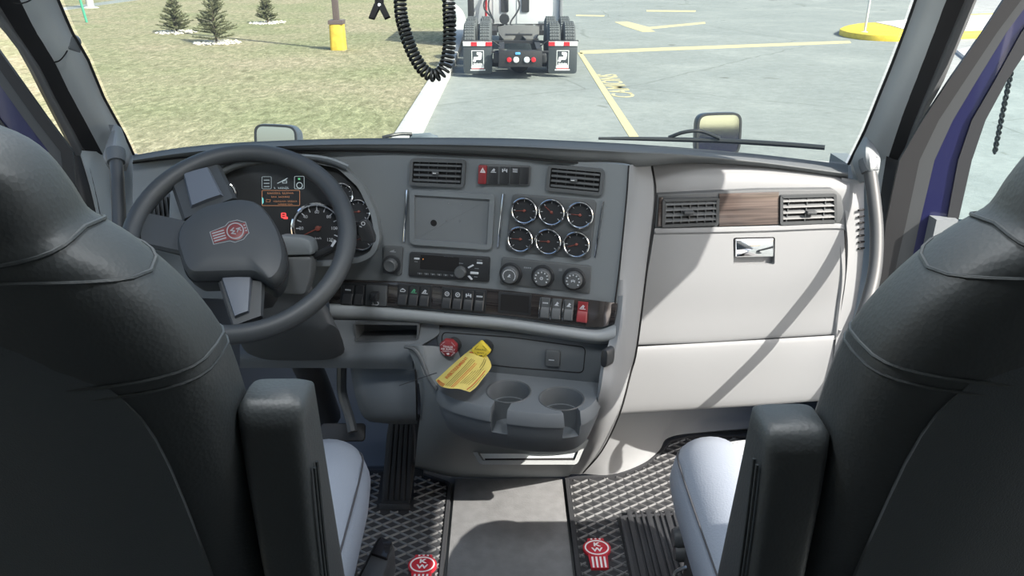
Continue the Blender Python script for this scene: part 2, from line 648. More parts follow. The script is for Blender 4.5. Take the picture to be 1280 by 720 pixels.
def ground_mat(name, kind):
    m = bpy.data.materials.new(name)
    m.use_nodes = True
    nt = m.node_tree
    b = nt.nodes['Principled BSDF']
    b.inputs['Roughness'].default_value = 0.9
    b.inputs['Specular IOR Level'].default_value = 0.2
    tc = nt.nodes.new('ShaderNodeTexCoord')
    def noise(scale, detail=4, dist=0.0, vec=None, rough=0.55):
        n = nt.nodes.new('ShaderNodeTexNoise')
        n.inputs['Scale'].default_value = scale
        n.inputs['Detail'].default_value = detail
        n.inputs['Distortion'].default_value = dist
        n.inputs['Roughness'].default_value = rough
        nt.links.new(vec or tc.outputs['Object'], n.inputs['Vector'])
        return n.outputs['Fac']
    def ramp(fac, stops):
        r = nt.nodes.new('ShaderNodeValToRGB')
        els = r.color_ramp.elements
        while len(els) < len(stops):
            els.new(0.5)
        for e, (p, c) in zip(els, stops):
            e.position = p
            e.color = (*c, 1)
        nt.links.new(fac, r.inputs['Fac'])
        return r.outputs['Color']
    def mix(a, c, fac, mode='MIX'):
        n = nt.nodes.new('ShaderNodeMix')
        n.data_type = 'RGBA'
        n.blend_type = mode
        nt.links.new(a, n.inputs[6]); nt.links.new(c, n.inputs[7])
        if isinstance(fac, float): n.inputs[0].default_value = fac
        else: nt.links.new(fac, n.inputs[0])
        return n.outputs[2]
    if kind == 'grass':
        mp = nt.nodes.new('ShaderNodeMapping')
        mp.inputs['Scale'].default_value = (1.0, 0.45, 1.0)
        mp.inputs['Rotation'].default_value = (0, 0, 0.5)
        nt.links.new(tc.outputs['Object'], mp.inputs['Vector'])
        c1 = ramp(noise(7.5, 6, 0.8, mp.outputs['Vector'], 0.75), [(0.30, (0.13, 0.126, 0.072)), (0.50, (0.25, 0.235, 0.155)), (0.70, (0.46, 0.43, 0.30))])
        c2 = ramp(noise(0.28, 4), [(0.35, (0.80, 0.88, 0.72)), (0.65, (1.05, 1.0, 0.98))])
        col = mix(c1, c2, 1.0, 'MULTIPLY')
        h = noise(22, 4)
        st, ds = 0.6, 0.06
    elif kind == 'straw':
        c1 = ramp(noise(9, 6, 0.8, None, 0.75), [(0.3, (0.22, 0.17, 0.10)), (0.7, (0.48, 0.39, 0.26))])
        col = c1
        h = noise(22, 4); st, ds = 0.6, 0.06
    elif kind == 'asphalt':
        c1 = ramp(noise(60, 5, 0.0, None, 0.8), [(0.3, (0.18, 0.195, 0.19)), (0.7, (0.30, 0.325, 0.315))])
        c2 = ramp(noise(0.35, 6, 0.6), [(0.3, (0.86, 0.87, 0.87)), (0.55, (0.98, 0.98, 0.97)), (0.72, (1.16, 1.15, 1.13))])
        col = mix(c1, c2, 1.0, 'MULTIPLY')
        st_ = ramp(noise(0.75, 3, 0.3), [(0.68, (1, 1, 1)), (0.71, (0.66, 0.65, 0.62))])
        col = mix(col, st_, 1.0, 'MULTIPLY')
        vo = nt.nodes.new('ShaderNodeTexVoronoi')
        vo.feature = 'DISTANCE_TO_EDGE'
        vo.inputs['Scale'].default_value = 0.16
        wv = nt.nodes.new('ShaderNodeTexNoise')
        wv.inputs['Scale'].default_value = 1.3
        wv.inputs['Detail'].default_value = 4
        nt.links.new(tc.outputs['Object'], wv.inputs['Vector'])
        mx = nt.nodes.new('ShaderNodeMix'); mx.data_type = 'VECTOR'
        mx.inputs[0].default_value = 0.25
        nt.links.new(tc.outputs['Object'], mx.inputs[4]); nt.links.new(wv.outputs['Color'], mx.inputs[5])
        nt.links.new(mx.outputs[1], vo.inputs['Vector'])
        cr = ramp(vo.outputs['Distance'], [(0.0, (0.70, 0.70, 0.69)), (0.0022, (1, 1, 1))])
        col = mix(col, ramp(noise(5.0, 6, 0.3, None, 0.8), [(0.32, (0.82, 0.82, 0.81)), (0.7, (1.14, 1.14, 1.13))]), 1.0, 'MULTIPLY')
        col = mix(col, cr, 1.0, 'MULTIPLY')
        h = noise(90, 3); st, ds = 0.4, 0.01
    elif kind == 'concrete':
        c1 = ramp(noise(14, 5), [(0.3, (0.40, 0.395, 0.375)), (0.7, (0.56, 0.55, 0.525))])
        col = c1
        h = noise(50, 3); st, ds = 0.3, 0.01
    else:
        col = ramp(noise(25, 5, 0, None, 0.8), [(0.3, (0.33, 0.31, 0.19)), (0.5, (0.50, 0.44, 0.25)), (0.7, (0.58, 0.51, 0.29))])
        h = noise(90, 3); st, ds = 0.3, 0.005
    if kind not in ('grass', 'straw', 'asphalt', 'concrete', 'paint'):
        pass
    nt.links.new(col, b.inputs['Base Color'])
    bp = nt.nodes.new('ShaderNodeBump')
    bp.inputs['Strength'].default_value = st
    bp.inputs['Distance'].default_value = ds
    nt.links.new(h, bp.inputs['Height'])
    nt.links.new(bp.outputs['Normal'], b.inputs['Normal'])
    return m
GRASS = ground_mat('dry_lawn', 'grass')
STRAW = ground_mat('brown_verge', 'straw')
ASPH = ground_mat('worn_asphalt', 'asphalt')
CONC = ground_mat('pale_concrete', 'concrete')
PAINT = ground_mat('faded_yellow_paint', 'paint')
YCURB = mat('yellow_curb_paint', (0.72, 0.52, 0.04), 0.7, var=0.12, var_scale=8)

def slab(name, pts, z0, z1, m, **k):
    q = MB()
    prism(q, WORLD, [(p[0], p[1]) for p in pts], z0, z1)
    return tag(q.build(name, m), kind='structure', **k)

slab('asphalt_lot', [(-90, -40), (90, -40), (90, 220), (-90, 220)], GZ - 0.3, GZ, ASPH)
# lawn edge: along the curb, then curving away to the road
curb_px = [(515, 166), (541, 118), (562, 78), (574, 42), (576, 26), (570, 14), (555, 2), (530, -10), (480, -22)]
curb_pts = [G(x, y) for x, y in curb_px]
near = curb_pts[0] + (curb_pts[0] - curb_pts[1]).normalized() * 14
curb_line = catmull([near] + curb_pts, 5)
far_edge = [G(185, 1), G(75, 17)]
far_dir = (far_edge[1] - far_edge[0]).normalized()
q = MB()
lv = []
for p in curb_line:
    lv += [V((p.x - 0.08, p.y, GZ + 0.10)), V((-70, p.y, GZ + 0.10)), V((p.x - 0.08, p.y, GZ - 0.05)), V((-70, p.y, GZ - 0.05))]
nl = len(curb_line)
q.add(lv, [f for k in range(nl - 1) for f in ((4 * k, 4 * k + 1, 4 * k + 5, 4 * k + 4), (4 * k, 4 * k + 4, 4 * k + 6, 4 * k + 2))] + [(0, 2, 3, 1), (4 * nl - 4, 4 * nl - 3, 4 * nl - 1, 4 * nl - 2)])
tag(q.build('lawn', GRASS), kind='structure')
fe = [G(330, -12), G(185, 1), G(75, 17)]
fe.append(fe[2] + far_dir * 45)
slab('road', [(p.x, p.y) for p in fe] + [(fe[3].x, fe[3].y + 60), (fe[0].x, fe[3].y + 90)], GZ, GZ + 0.112, ASPH)
slab('brown_verge', [(-60, -8), (-6.4, -2), (-7.2, 12), (-60, 26)], GZ, GZ + 0.115, STRAW)
# white concrete curb, one cast length after another
kb = bpy.data.objects.new('curb', None)
C.objects.link(kb)
tag(kb, kind='structure')
acc, seg_i = 0.0, 0
lens = [0.0]
for a_, b_ in zip(curb_line, curb_line[1:]):
    lens.append(lens[-1] + (b_ - a_).length)
def along(s):
    for i in range(len(curb_line) - 1):
        if lens[i + 1] >= s:
            t = (s - lens[i]) / (lens[i + 1] - lens[i])
            return curb_line[i].lerp(curb_line[i + 1], t), (curb_line[i + 1] - curb_line[i]).normalized()
    return curb_line[-1].copy(), (curb_line[-1] - curb_line[-2]).normalized()
s0 = 0.0
while s0 < min(lens[-1], 62):
    s1 = min(s0 + 2.4, lens[-1])
    L, R = [], []
    for k in range(5):
        p, d = along(s0 + 0.008 + (s1 - s0 - 0.016) * k / 4)
        nx = V((-d.y, d.x, 0))
        L.append((p + nx * 0.17).to_2d()); R.append((p - nx * 0.17).to_2d())
    q = MB()
    prism(q, WORLD, [tuple(x) for x in L] + [tuple(x) for x in reversed(R)], GZ, GZ + 0.15, 0.02)
    q.build('curb_length', CONC, kb)
    s0 = s1

def strip_poly(name, pts, label):
    q = MB()
    prism(q, WORLD, [(p.x, p.y) for p in pts], GZ + 0.001, GZ + 0.006)
    return tag(q.build(name, PAINT), label, 'road marking')
strip_poly('parking_line', [G(787, 172), G(722, 66), G(727.5, 66), G(799, 172)], 'long faded yellow line running from the truck bonnet towards the parked tractor')
strip_poly('parking_line', [G(725, 67.5), G(725, 63.5), G(1062, 51), G(1064, 54)], 'yellow line crossing the lot from the parked tractor to the yellow island')
strip_poly('arrow_marking', [G(768, 27.5), G(784, 27), G(811, 34), G(881, 27.5), G(882, 29.5), G(812, 36.5), G(819, 39.5), G(803, 40), G(781, 33)], 'faded yellow arrow painted on the asphalt beyond the crossing line')
strip_poly('parking_line', [G(808, 12.7), G(870, 13.2), G(869, 15), G(808, 14.5)], 'short faded yellow dash farthest away on the asphalt')
strip_poly('parking_line', [G(720, 18.6), G(756, 19.2), G(755, 20.6), G(720, 20)], 'short faint yellow dash just right of the parked tractor')
# CAMIONS lettering, read from the right-hand side of the lot
g0, g1 = G(759, 93), G(782.5, 122)
mid = (g0 + g1) / 2
TF = Frame((mid.x, mid.y, GZ), (0, 1, 0), (-1, 0, 0))
k1 = MB(); text_mb(k1, 'CAMIONS', WORLD, 0, 0, 1.0, bold=0.02)
wd = max(p.x for p in k1.v) - min(p.x for p in k1.v); hg = max(p.y for p in k1.v) - min(p.y for p in k1.v)
q = MB()
text_mb(q, 'CAMIONS', TF, 0, 0, 1.0, c=0.004, ext=0.002, sx=(g1 - g0).length / wd, sy=(G(785, 107) - G(757, 107)).length / hg, bold=0.004)
tag(q.build('painted_lettering', PAINT, origin=TF.o, normals=False), 'faded yellow word CAMIONS painted sideways on the asphalt', 'road marking')

# yellow-nosed island with its post
isl = thing('traffic_island', 'low island with a bright yellow rounded nose right of the lot', 'island', (G(1090, 45).x, G(1090, 45).y, GZ))
q = MB()
ipx = [(1047, 43), (1056, 38.5), (1075, 35), (1098, 34), (1200, 24), (1290, 20), (1290, 46), (1200, 49), (1128, 52.5), (1085, 51), (1057, 47)]
poly = [(G(x, y).x, G(x, y).y) for x, y in ipx]
prism(q, WORLD, poly, GZ, GZ + 0.17, 0.03, 0.4)
q.build('curb_nose', YCURB, isl)
q = MB()
cpx = [(1092, 34.5), (1200, 26), (1290, 22), (1290, 43), (1200, 46), (1132, 45), (1112, 39)]
prism(q, WORLD, [(G(x, y).x, G(x, y).y) for x, y in cpx], GZ + 0.17, GZ + 0.185, 0.0, 0.2)
q.build('concrete_infill', CONC, isl)
gp = Pz(1080.6, 40.5, GZ + 0.16)
t = thing('sign_post', 'slim white sign post standing on the yellow island', 'post', (gp.x, gp.y, GZ + 0.16))
q = MB()
tube(q, [gp, gp + V((0, 0, 3.0))], 0.035, 10)
q.build('post', mat('white_steel', (0.6, 0.62, 0.62), 0.5), t)
q = MB()
lathe(q, flat(gp), 0, 0, [(0.1, 0), (0.1, 0.02), (0.05, 0.03)], 14)
q.build('base_plate', mat('white_steel', (0.6, 0.62, 0.62), 0.5), t)
for nm, lab, pts in (('far_pavement', 'pale concrete pavement seen through the open passenger doorway', [(1195, 66), (1300, 40), (1300, 72), (1215, 82)]),):
    q = MB()
    prism(q, WORLD, [(G(x, y).x, G(x, y).y) for x, y in pts], GZ + 0.001, GZ + 0.08, 0.01)
    tag(q.build(nm, CONC), kind='structure')

# lamp post with yellow concrete base
b0 = Pz(423.5, 62, GZ + 0.1)
t = thing('lamp_post', 'brown steel lamp post on a yellow concrete base on the lawn', 'lamp post', b0)
q = MB()
LF = flat(b0)
rings = []
for z, s in ((0, 0.20), (0.08, 0.20), (0.62, 0.185), (0.64, 0.18)):
    rings.append([LF.pt(a, b, z) for a, b in sell(0, 0, s, s, 4, 20)])
loft(q, rings)
q.build('concrete_base', mat('yellow_base_paint', (0.60, 0.42, 0.05), 0.8, var=0.25, var_scale=7), t)
q = MB()
box(q, LF, -0.19, 0.19, -0.19, 0.19, 0.64, 0.74, 0.02)
q.build('base_cover', mat('brown_steel', (0.10, 0.075, 0.07), 0.5), t)
q = MB()
box(q, LF, -0.075, 0.075, -0.075, 0.075, 0.74, 6.2, 0.0, 0.015)
q.build('post', mat('brown_steel', (0.10, 0.075, 0.07), 0.5), t)
# thin green post and grey post at the road edge
p0 = Pz(108.5, 28, GZ + 0.1)
q = MB(); tube(q, [p0, p0 + V((-0.25, 0, 2.4))], 0.045, 8)
tag(q.build('marker_post', mat('green_steel', (0.06, 0.30, 0.20), 0.5), origin=p0), 'thin leaning green marker post at the far left edge of the lawn', 'post')
p0 = Pz(114, 13, GZ)
t = thing('utility_pole', 'thick pale grey pole on the far side of the lawn by the road', 'pole', p0)
q = MB(); tube(q, [p0, p0 + V((0, 0, 5))], [0.16, 0.12], 12)
q.build('pole', CONC, t)
q = MB(); lathe(q, flat(p0), 0, 0, [(0.34, 0), (0.34, 0.12), (0.2, 0.16)], 16)
q.build('base_plate', CONC, t)

# young spruces in rings of pale chips
NEEDLE = mat('spruce_needles', (0.105, 0.112, 0.058), 0.8, var=0.45, var_scale=5)
BARK = mat('spruce_bark', (0.09, 0.065, 0.045), 0.9)
CHIPS = mat('pale_chips', (0.60, 0.57, 0.50), 0.9, var=0.25, var_scale=9)
def spruce(px, py, h, seed, label, clabel, bush):
    rnd = random.Random(seed)
    o = Pz(px, py, GZ + 0.1)
    t = thing('spruce_sapling', label, 'tree', o, 'young spruces on the lawn')
    q = MB(); tube(q, [o, o + V((0.01, 0, h * 0.5)), o + V((0, 0, h))], [0.03, 0.02, 0.006], 7)
    q.build('trunk', BARK, t)
    q = MB(); tw = MB()
    nb = 135
    for i in range(nb):
        f = (i + 0.5) / nb
        z = h * (0.06 + 0.92 * f)
        L = h * 0.42 * bush * (1 - f) ** 0.8 * rnd.uniform(0.65, 1.15) + 0.04
        az = rnd.uniform(0, 2 * math.pi)
        up = rnd.uniform(0.05, 0.45) + 0.3 * f
        d = V((math.cos(az), math.sin(az), up)).normalized()
        a = o + V((0, 0, z)); e = a + d * L
        tube(tw, [a, e], [0.007, 0.003], 4)
        k = max(5, int(L * 60))
        for j in range(k):
            s = 0.2 + 0.85 * j / k
            c = a + d * L * s
            for m_ in range(2):
                nd = V((rnd.uniform(-1, 1), rnd.uniform(-1, 1), rnd.uniform(-0.3, 1))).normalized()
                nd = (nd + d * 0.9).normalized()
                ln_ = rnd.uniform(0.05, 0.085)
                sd = nd.orthogonal().normalized() * 0.011
                up_ = nd.cross(sd).normalized() * 0.011
                q.add([c - sd, c + sd, c + nd * ln_, c + up_], [(0, 1, 2), (0, 2, 3), (1, 3, 2)])
    tw.build('branches', BARK, t)
    tag(q.build('needles', NEEDLE, t, normals=False), kind='stuff')
    q = MB()
    for i in range(170):
        az = rnd.uniform(0, 2 * math.pi); rr = 0.62 * math.sqrt(rnd.uniform(0.0, 1))
        c = o + V((math.cos(az) * rr, math.sin(az) * rr, rnd.uniform(-0.005, 0.03)))
        r = rnd.uniform(0.035, 0.07)
        vs = [c + V((r * rnd.uniform(.7, 1), 0, 0)), c + V((0, r * rnd.uniform(.6, 1), 0)), c - V((r * rnd.uniform(.7, 1), 0, 0)), c - V((0, r * rnd.uniform(.6, 1), 0)), c + V((0, 0, r * 0.6)), c - V((0, 0, r * 0.5))]
        q.add(vs, [(0, 1, 4), (1, 2, 4), (2, 3, 4), (3, 0, 4), (1, 0, 5), (2, 1, 5), (3, 2, 5), (0, 3, 5)])
    tag(q.build('wood_chips', CHIPS, angle=20, normals=False), clabel, 'mulch', kind='stuff')
spruce(221, 41, 1.05, 3, 'broad bushy young spruce, leftmost of the three on the lawn', 'ring of pale chips under the leftmost spruce', 1.15)
spruce(271, 54, 1.45, 4, 'young spruce standing nearest, in the middle of the three', 'ring of pale chips under the middle spruce', 1.0)
spruce(335, 29, 0.95, 5, 'smallest dark young spruce, right of the other two near the lamp post', 'ring of pale chips under the rightmost spruce', 0.95)
# ================================================================== PARKED TRACTOR AHEAD
TY = 17.5
TX = Py(650, 70, TY).x
tr = thing('semi_truck', 'white semi tractor parked ahead, seen from behind with mud flaps', 'truck', (TX, TY, GZ))
TBLK = mat('chassis_black', (0.018, 0.019, 0.022), 0.55)
TYRE = mat('tyre_rubber', (0.085, 0.094, 0.098), 0.8)
CABW = mat('truck_white_paint', (0.78, 0.80, 0.82), 0.35, coat=0.6)
FLAP = mat('flap_rubber', (0.045, 0.055, 0.062), 0.6)
TF = Frame((TX, TY, GZ - 0.18), (1, 0, 0), (0, 0, 1))     # u right, v up, n towards us
q = MB(); box(q, TF, -1.13, 1.13, 0.86, 3.0, -7.2, -4.6, 0.05, 0.06); q.build('sleeper_cab', CABW, tr)
q = MB(); box(q, TF, -1.27, -1.12, 0.7, 3.0, -7.4, -4.45, 0.02); q.build('side_fairing', TBLK, tr)
q = MB(); box(q, TF, 1.12, 1.2, 0.86, 3.0, -7.4, -4.45, 0.02); q.build('side_fairing', mat('fairing_grey', (0.22, 0.23, 0.25), 0.5), tr)
for x in (-0.52, 0.02):
    q = MB(); box(q, TF, x + 0.11, x + 0.31, 1.18, 2.6, -4.6, -4.56, 0.0, 0.03); q.build('rear_window', BLACK, tr)
q = MB(); box(q, TF, -0.62, -0.60, 0.9, 2.9, -4.6, -4.585); box(q, TF, 0.0, 0.02, 0.9, 2.9, -4.6, -4.585); box(q, TF, 0.6, 1.05, 0.92, 0.96, -4.6, -4.58)
q.build('panel_seam', mat('seam_grey', (0.30, 0.32, 0.34), 0.6), tr)
q = MB()
for x in (-0.45, 0.33):
    box(q, TF, x, x + 0.12, 0.5, 0.82, -9.0, 0.35, 0.01)
q.build('frame_rail', TBLK, tr)
q = MB(); box(q, TF, -0.45, 0.45, 0.45, 0.78, 0.30, 0.42, 0.02); q.build('end_crossmember', TBLK, tr)
q = MB(); box(q, TF, -0.55, 0.55, 0.78, 0.84, -1.0, -0.9); box(q, TF, -0.55, 0.55, 0.66, 0.72, 0.0, 0.08)
tube(q, [TF.pt(-0.6, 0.72, 0.1), TF.pt(0.6, 0.72, 0.1)], 0.025, 6)
tube(q, [TF.pt(-0.95, 0.36, -1.0), TF.pt(0.95, 0.36, -1.0)], 0.09, 8)
lathe(q, Frame(TF.pt(0, 0.42, -0.7), (1, 0, 0), (0, 0, 1)), 0, 0, [(0.05, -0.2), (0.2, -0.12), (0.24, 0), (0.2, 0.12), (0.08, 0.2)], 16)
q.build('axle_and_braces', TBLK, tr)
q = MB(); box(q, TF, -1.13, -0.5, 0.75, 0.86, -4.7, -3.0); box(q, TF, 0.5, 1.13, 0.75, 0.86, -4.7, -3.0)
for x in (-0.5, -0.3, 0.55, 0.72):
    box(q, TF, x, x + 0.06, 0.8, 1.0, -3.3, -3.2)
q.build('deck_bracket', TBLK, tr)
# drive wheels: two axles, duals
def tyre(x, c):
    q = MB()
    WF = Frame(TF.pt(x, 0.72, c), (0, 1, 0), (0, 0, 1))
    lathe(q, WF, 0, 0, [(0.28, -0.12), (0.47, -0.13), (0.522, -0.10), (0.528, 0), (0.522, 0.10), (0.47, 0.13), (0.28, 0.12)], 32)
    o = q.build('tyre', TYRE, tr)
    q = MB()
    for k in range(44):
        a = 2 * math.pi * k / 44
        f = Frame(WF.pt(0.526 * math.cos(a), 0.526 * math.sin(a), 0), WF.n, WF.u * -math.sin(a) + WF.v * math.cos(a))
        f.n = (WF.u * math.cos(a) + WF.v * math.sin(a)); 
        for s in (-0.105, -0.052, 0.0, 0.052):
            box(q, f, s + 0.004, s + 0.044, -0.026, 0.026, -0.004, 0.012)
    tag(q.build('tread_block', TYRE, o), kind='stuff')
    q = MB(); lathe(q, WF, 0, 0, [(0.28, -0.1), (0.10, -0.04), (0.09, 0.04), (0.28, 0.1)], 20); q.build('wheel_rim', TBLK, o)
for c in (-0.85, -2.2):
    for x in (-1.08, -0.75, 0.75, 1.08):
        tyre(x, c)
# mud flaps with light bars
for sx in (-1, 1):
    x0, x1 = (-1.2, -0.59) if sx < 0 else (0.60, 1.21)
    q = MB(); prism(q, TF, [(x0, 0.26), (x1, 0.26), (x1, 0.9), (x0, 0.9)], 0.0, 0.012, 0.003, 0.07); fl = q.build('mud_flap', FLAP, tr)
    q = MB(); box(q, TF, x0, x1, 0.83, 0.92, 0.012, 0.03, 0.004); q.build('reflector_bar', WHITEP, fl)
    q = MB()
    for f in ((0.27, 0.48), (0.77, 1.0)) if sx < 0 else ((0.0, 0.22), (0.52, 0.73)):
        box(q, TF, x0 + (x1 - x0) * f[0], x0 + (x1 - x0) * f[1], 0.833, 0.915, 0.03, 0.034)
    q.build('red_reflector', mat('reflector_red', (0.6, 0.02, 0.03), 0.4), fl)
    q = MB()
    mx = (x0 + x1) / 2 + (0.0 if sx < 0 else 0.0)
    p = [(mx - 0.13, 0.43), (mx + 0.13, 0.43), (mx + 0.13, 0.74), (mx - 0.13, 0.74)]
    frame_ring(q, TF, p, 0.012, 0.012, 0.016)
    # block mark: a bold notched letter-like P leaning right
    pl = [(320, 205), (400, 208), (427, 228), (412, 330), (388, 350), (308, 346), (292, 388), (238, 378), (264, 292), (346, 292), (356, 266), (316, 248)]
    prism(q, TF, [(mx + (x - 338) * 0.00104, 0.60 + (300 - y) * 0.00112) for x, y in pl], 0.012, 0.016)
    for k in range(6):
        box(q, TF, mx - 0.09 + k * 0.032, mx - 0.068 + k * 0.032, 0.445, 0.482 - 0.008 * (k % 2), 0.012, 0.015)
    box(q, TF, mx - 0.14, mx + 0.13, 0.375, 0.42, 0.012, 0.015)
    for k in range(9):
        box(q, TF, mx - 0.16 + k * 0.036, mx - 0.132 + k * 0.036, 0.325, 0.352, 0.012, 0.015)
    tag(q.build('white_mark', WHITEP, fl, normals=False), 'white block logo and lettering')
    q = MB(); box(q, TF, mx - 0.13, mx + 0.13, 0.36, 0.372, 0.012, 0.015); q.build('red_stripe', mat('reflector_red', (0.6, 0.02, 0.03), 0.4), fl)
    q = MB(); tube(q, [TF.pt(x0 - 0.02, 0.93, -0.01), TF.pt(x1 + 0.02, 0.93, -0.01), TF.pt(0.4 * sx, 0.80, -0.05)] if sx < 0 else [TF.pt(x1 + 0.02, 0.93, -0.01), TF.pt(x0 - 0.02, 0.93, -0.01), TF.pt(0.4 * sx, 0.80, -0.05)], 0.015, 6); q.build('flap_hanger', TBLK, tr)
LRED = mat('lamp_red', (0.65, 0.02, 0.03), 0.3)
LWHT = mat('lamp_clear', (0.80, 0.84, 0.86), 0.25)
for x, m_, r in ((-0.235, LRED, 0.05), (-0.09, LWHT, 0.06), (0.13, LWHT, 0.06), (0.27, LRED, 0.05)):
    q = MB(); lathe(q, TF, x, 0.60, [(r, 0.42), (r, 0.45), (r * 0.7, 0.465)], 18); q.build('tail_lamp', m_, tr)
q = MB(); box(q, TF, -0.11, 0.0, 0.70, 0.75, 0.42, 0.44, 0.005, 0.02); q.build('coupling_cover', mat('blue_cover', (0.10, 0.35, 0.65), 0.5), tr)
# fifth wheel plate with throat
q = MB()
FF = Frame(TF.pt(0, 0.98, -1.5), (1, 0, 0), (0, 1, 0.0))
FF = Frame(FF.o, (1, 0, 0), V((0, 0.98, 0.2)))
prism(q, FF, [(-0.48, 0.38), (-0.46, -0.12), (-0.36, -0.52), (-0.14, -0.52), (0, -0.05), (0.14, -0.52), (0.36, -0.52), (0.46, -0.12), (0.48, 0.38), (0.3, 0.5), (-0.3, 0.5)], -0.04, 0.0, 0.01, 0.03)
q.build('fifth_wheel_plate', mat('greasy_steel', (0.11, 0.108, 0.10), 0.6), tr)
q = MB(); box(q, TF, -0.3, 0.3, 0.8, 0.95, -1.8, -1.2); q.build('fifth_wheel_mount', TBLK, tr)
q = MB()
for k, (x, zz, am) in enumerate(((-0.75, 1.0, 0.10), (-0.68, 1.0, 0.05), (-0.02, 0.95, -0.09))):
    tube(q, [TF.pt(x, 2.6, -4.5), TF.pt(x + am, 1.9, -4.4), TF.pt(x - am, 1.35, -4.3), TF.pt(x + am * 1.6, zz, -4.1), TF.pt(x - 0.2 * am, 0.88, -3.6)], 0.022, 6, smooth=6)
for k in range(5):
    lathe(q, Frame(TF.pt(-0.32, 1.04, -4.3 + k * 0.04), (1, 0, 0), (0, 0, 1)), 0, 0, [(0.12, 0), (0.13, 0.012), (0.12, 0.024)], 14)
q.build('air_hose', BLACK, tr)
q = MB(); box(q, TF, -0.33, 0.33, 0.55, 0.62, -0.6, 0.25, 0.02); box(q, TF, -0.56, -0.40, 0.5, 0.72, -0.2, 0.2, 0.03, 0.05); box(q, TF, 0.42, 0.56, 0.5, 0.7, -0.2, 0.2, 0.03, 0.05); q.build('suspension_block', TBLK, tr)
q = MB(); tube(q, [TF.pt(-0.79, 1.6, -4.45), TF.pt(-0.8, 0.95, -4.35)], 0.03, 6); q.build('red_gladhand_hose', LRED, tr)

# ================================================================== CAB SHELL (the room)
def st(o): return tag(o, kind='structure')
q = MB(); box(q, WORLD, -1.0, 1.0, -1.7, 2.4, -0.06, -0.004); st(q.build('floor', DARKER))
q = MB(); box(q, WORLD, -1.0, 1.0, -1.7, 1.32, 1.92, 1.97); st(q.build('ceiling', HEADLINER))
for nm, x0, x1 in (('wall_left', -1.05, -1.0), ('wall_right', 1.0, 1.05)):
    q = MB(); box(q, WORLD, x0, x1, -1.7, 0.40, -0.06, 1.95); st(q.build(nm, HEADLINER))
    q = MB(); f_ = Frame((x0, 0, 0), (0, 1, 0), (0, 0, 1)); prism(q, f_, [(0.402, 1.36), (1.32, 1.36), (1.47, 1.60), (1.50, 1.95), (0.402, 1.95)], 0.0, x1 - x0); st(q.build('trim_1' if x0 < 0 else 'trim_2', HEADLINER))  # unseen over-door panels; lower edge shaped to bound the sun patch on the dash
    q = MB(); box(q, WORLD, x0, x1, 1.75, 2.40, -0.06, 0.84); st(q.build('trim_3' if x0 < 0 else 'trim_4', DARK))
q = MB(); box(q, WORLD, -1.05, 1.05, -1.75, -1.702, -0.06, 1.97); st(q.build('wall_back', HEADLINER))
q = MB(); box(q, WORLD, -1.0, 1.0, 2.42, 2.46, -0.06, 0.72); st(q.build('wall_front', mat('firewall_grey', (0.16, 0.18, 0.22), 0.8)))

# ---- windshield pillars
gl_px = [(73.6, 0), (91.7, 41.7), (111, 75), (130.5, 122), (155.5, 167), (168, 194)]
al_px = [(25, 0), (46, 42), (68, 80), (83, 111), (107, 155), (128, 194)]
bl_px = [(-5, 0), (20, 40), (50, 84), (69, 122), (92, 163), (108, 194)]
cl_px = [(-26, 0), (0, 25), (28, 64), (55.5, 117), (80, 165), (96, 196)]
gr_px = [(1144, 0), (1132, 34), (1115, 79), (1101, 113), (1081, 162), (1060, 205)]
ar_px = [(1185, 0), (1170, 41), (1149, 96), (1129, 148), (1112, 199), (1105, 220)]
br_px = [(1206, 0), (1187, 45), (1163, 103), (1139, 162), (1122, 213), (1116, 232)]
cr_px = [(1218, 0), (1204, 34), (1184, 82), (1163, 120), (1151, 150), (1132, 199)]
def pl_line(px, d1, d0):
    def dep(py): return d0 + (d1 - d0) * (195 - py) / 195
    dx = (px[1][0] - px[0][0]) / (px[1][1] - px[0][1])
    full = [(px[0][0] + dx * (-310), -310), (px[0][0] + dx * (-150), -150)] + list(px)
    return [P(x, y, dep(y)) for x, y in full]
PILLINES = {}
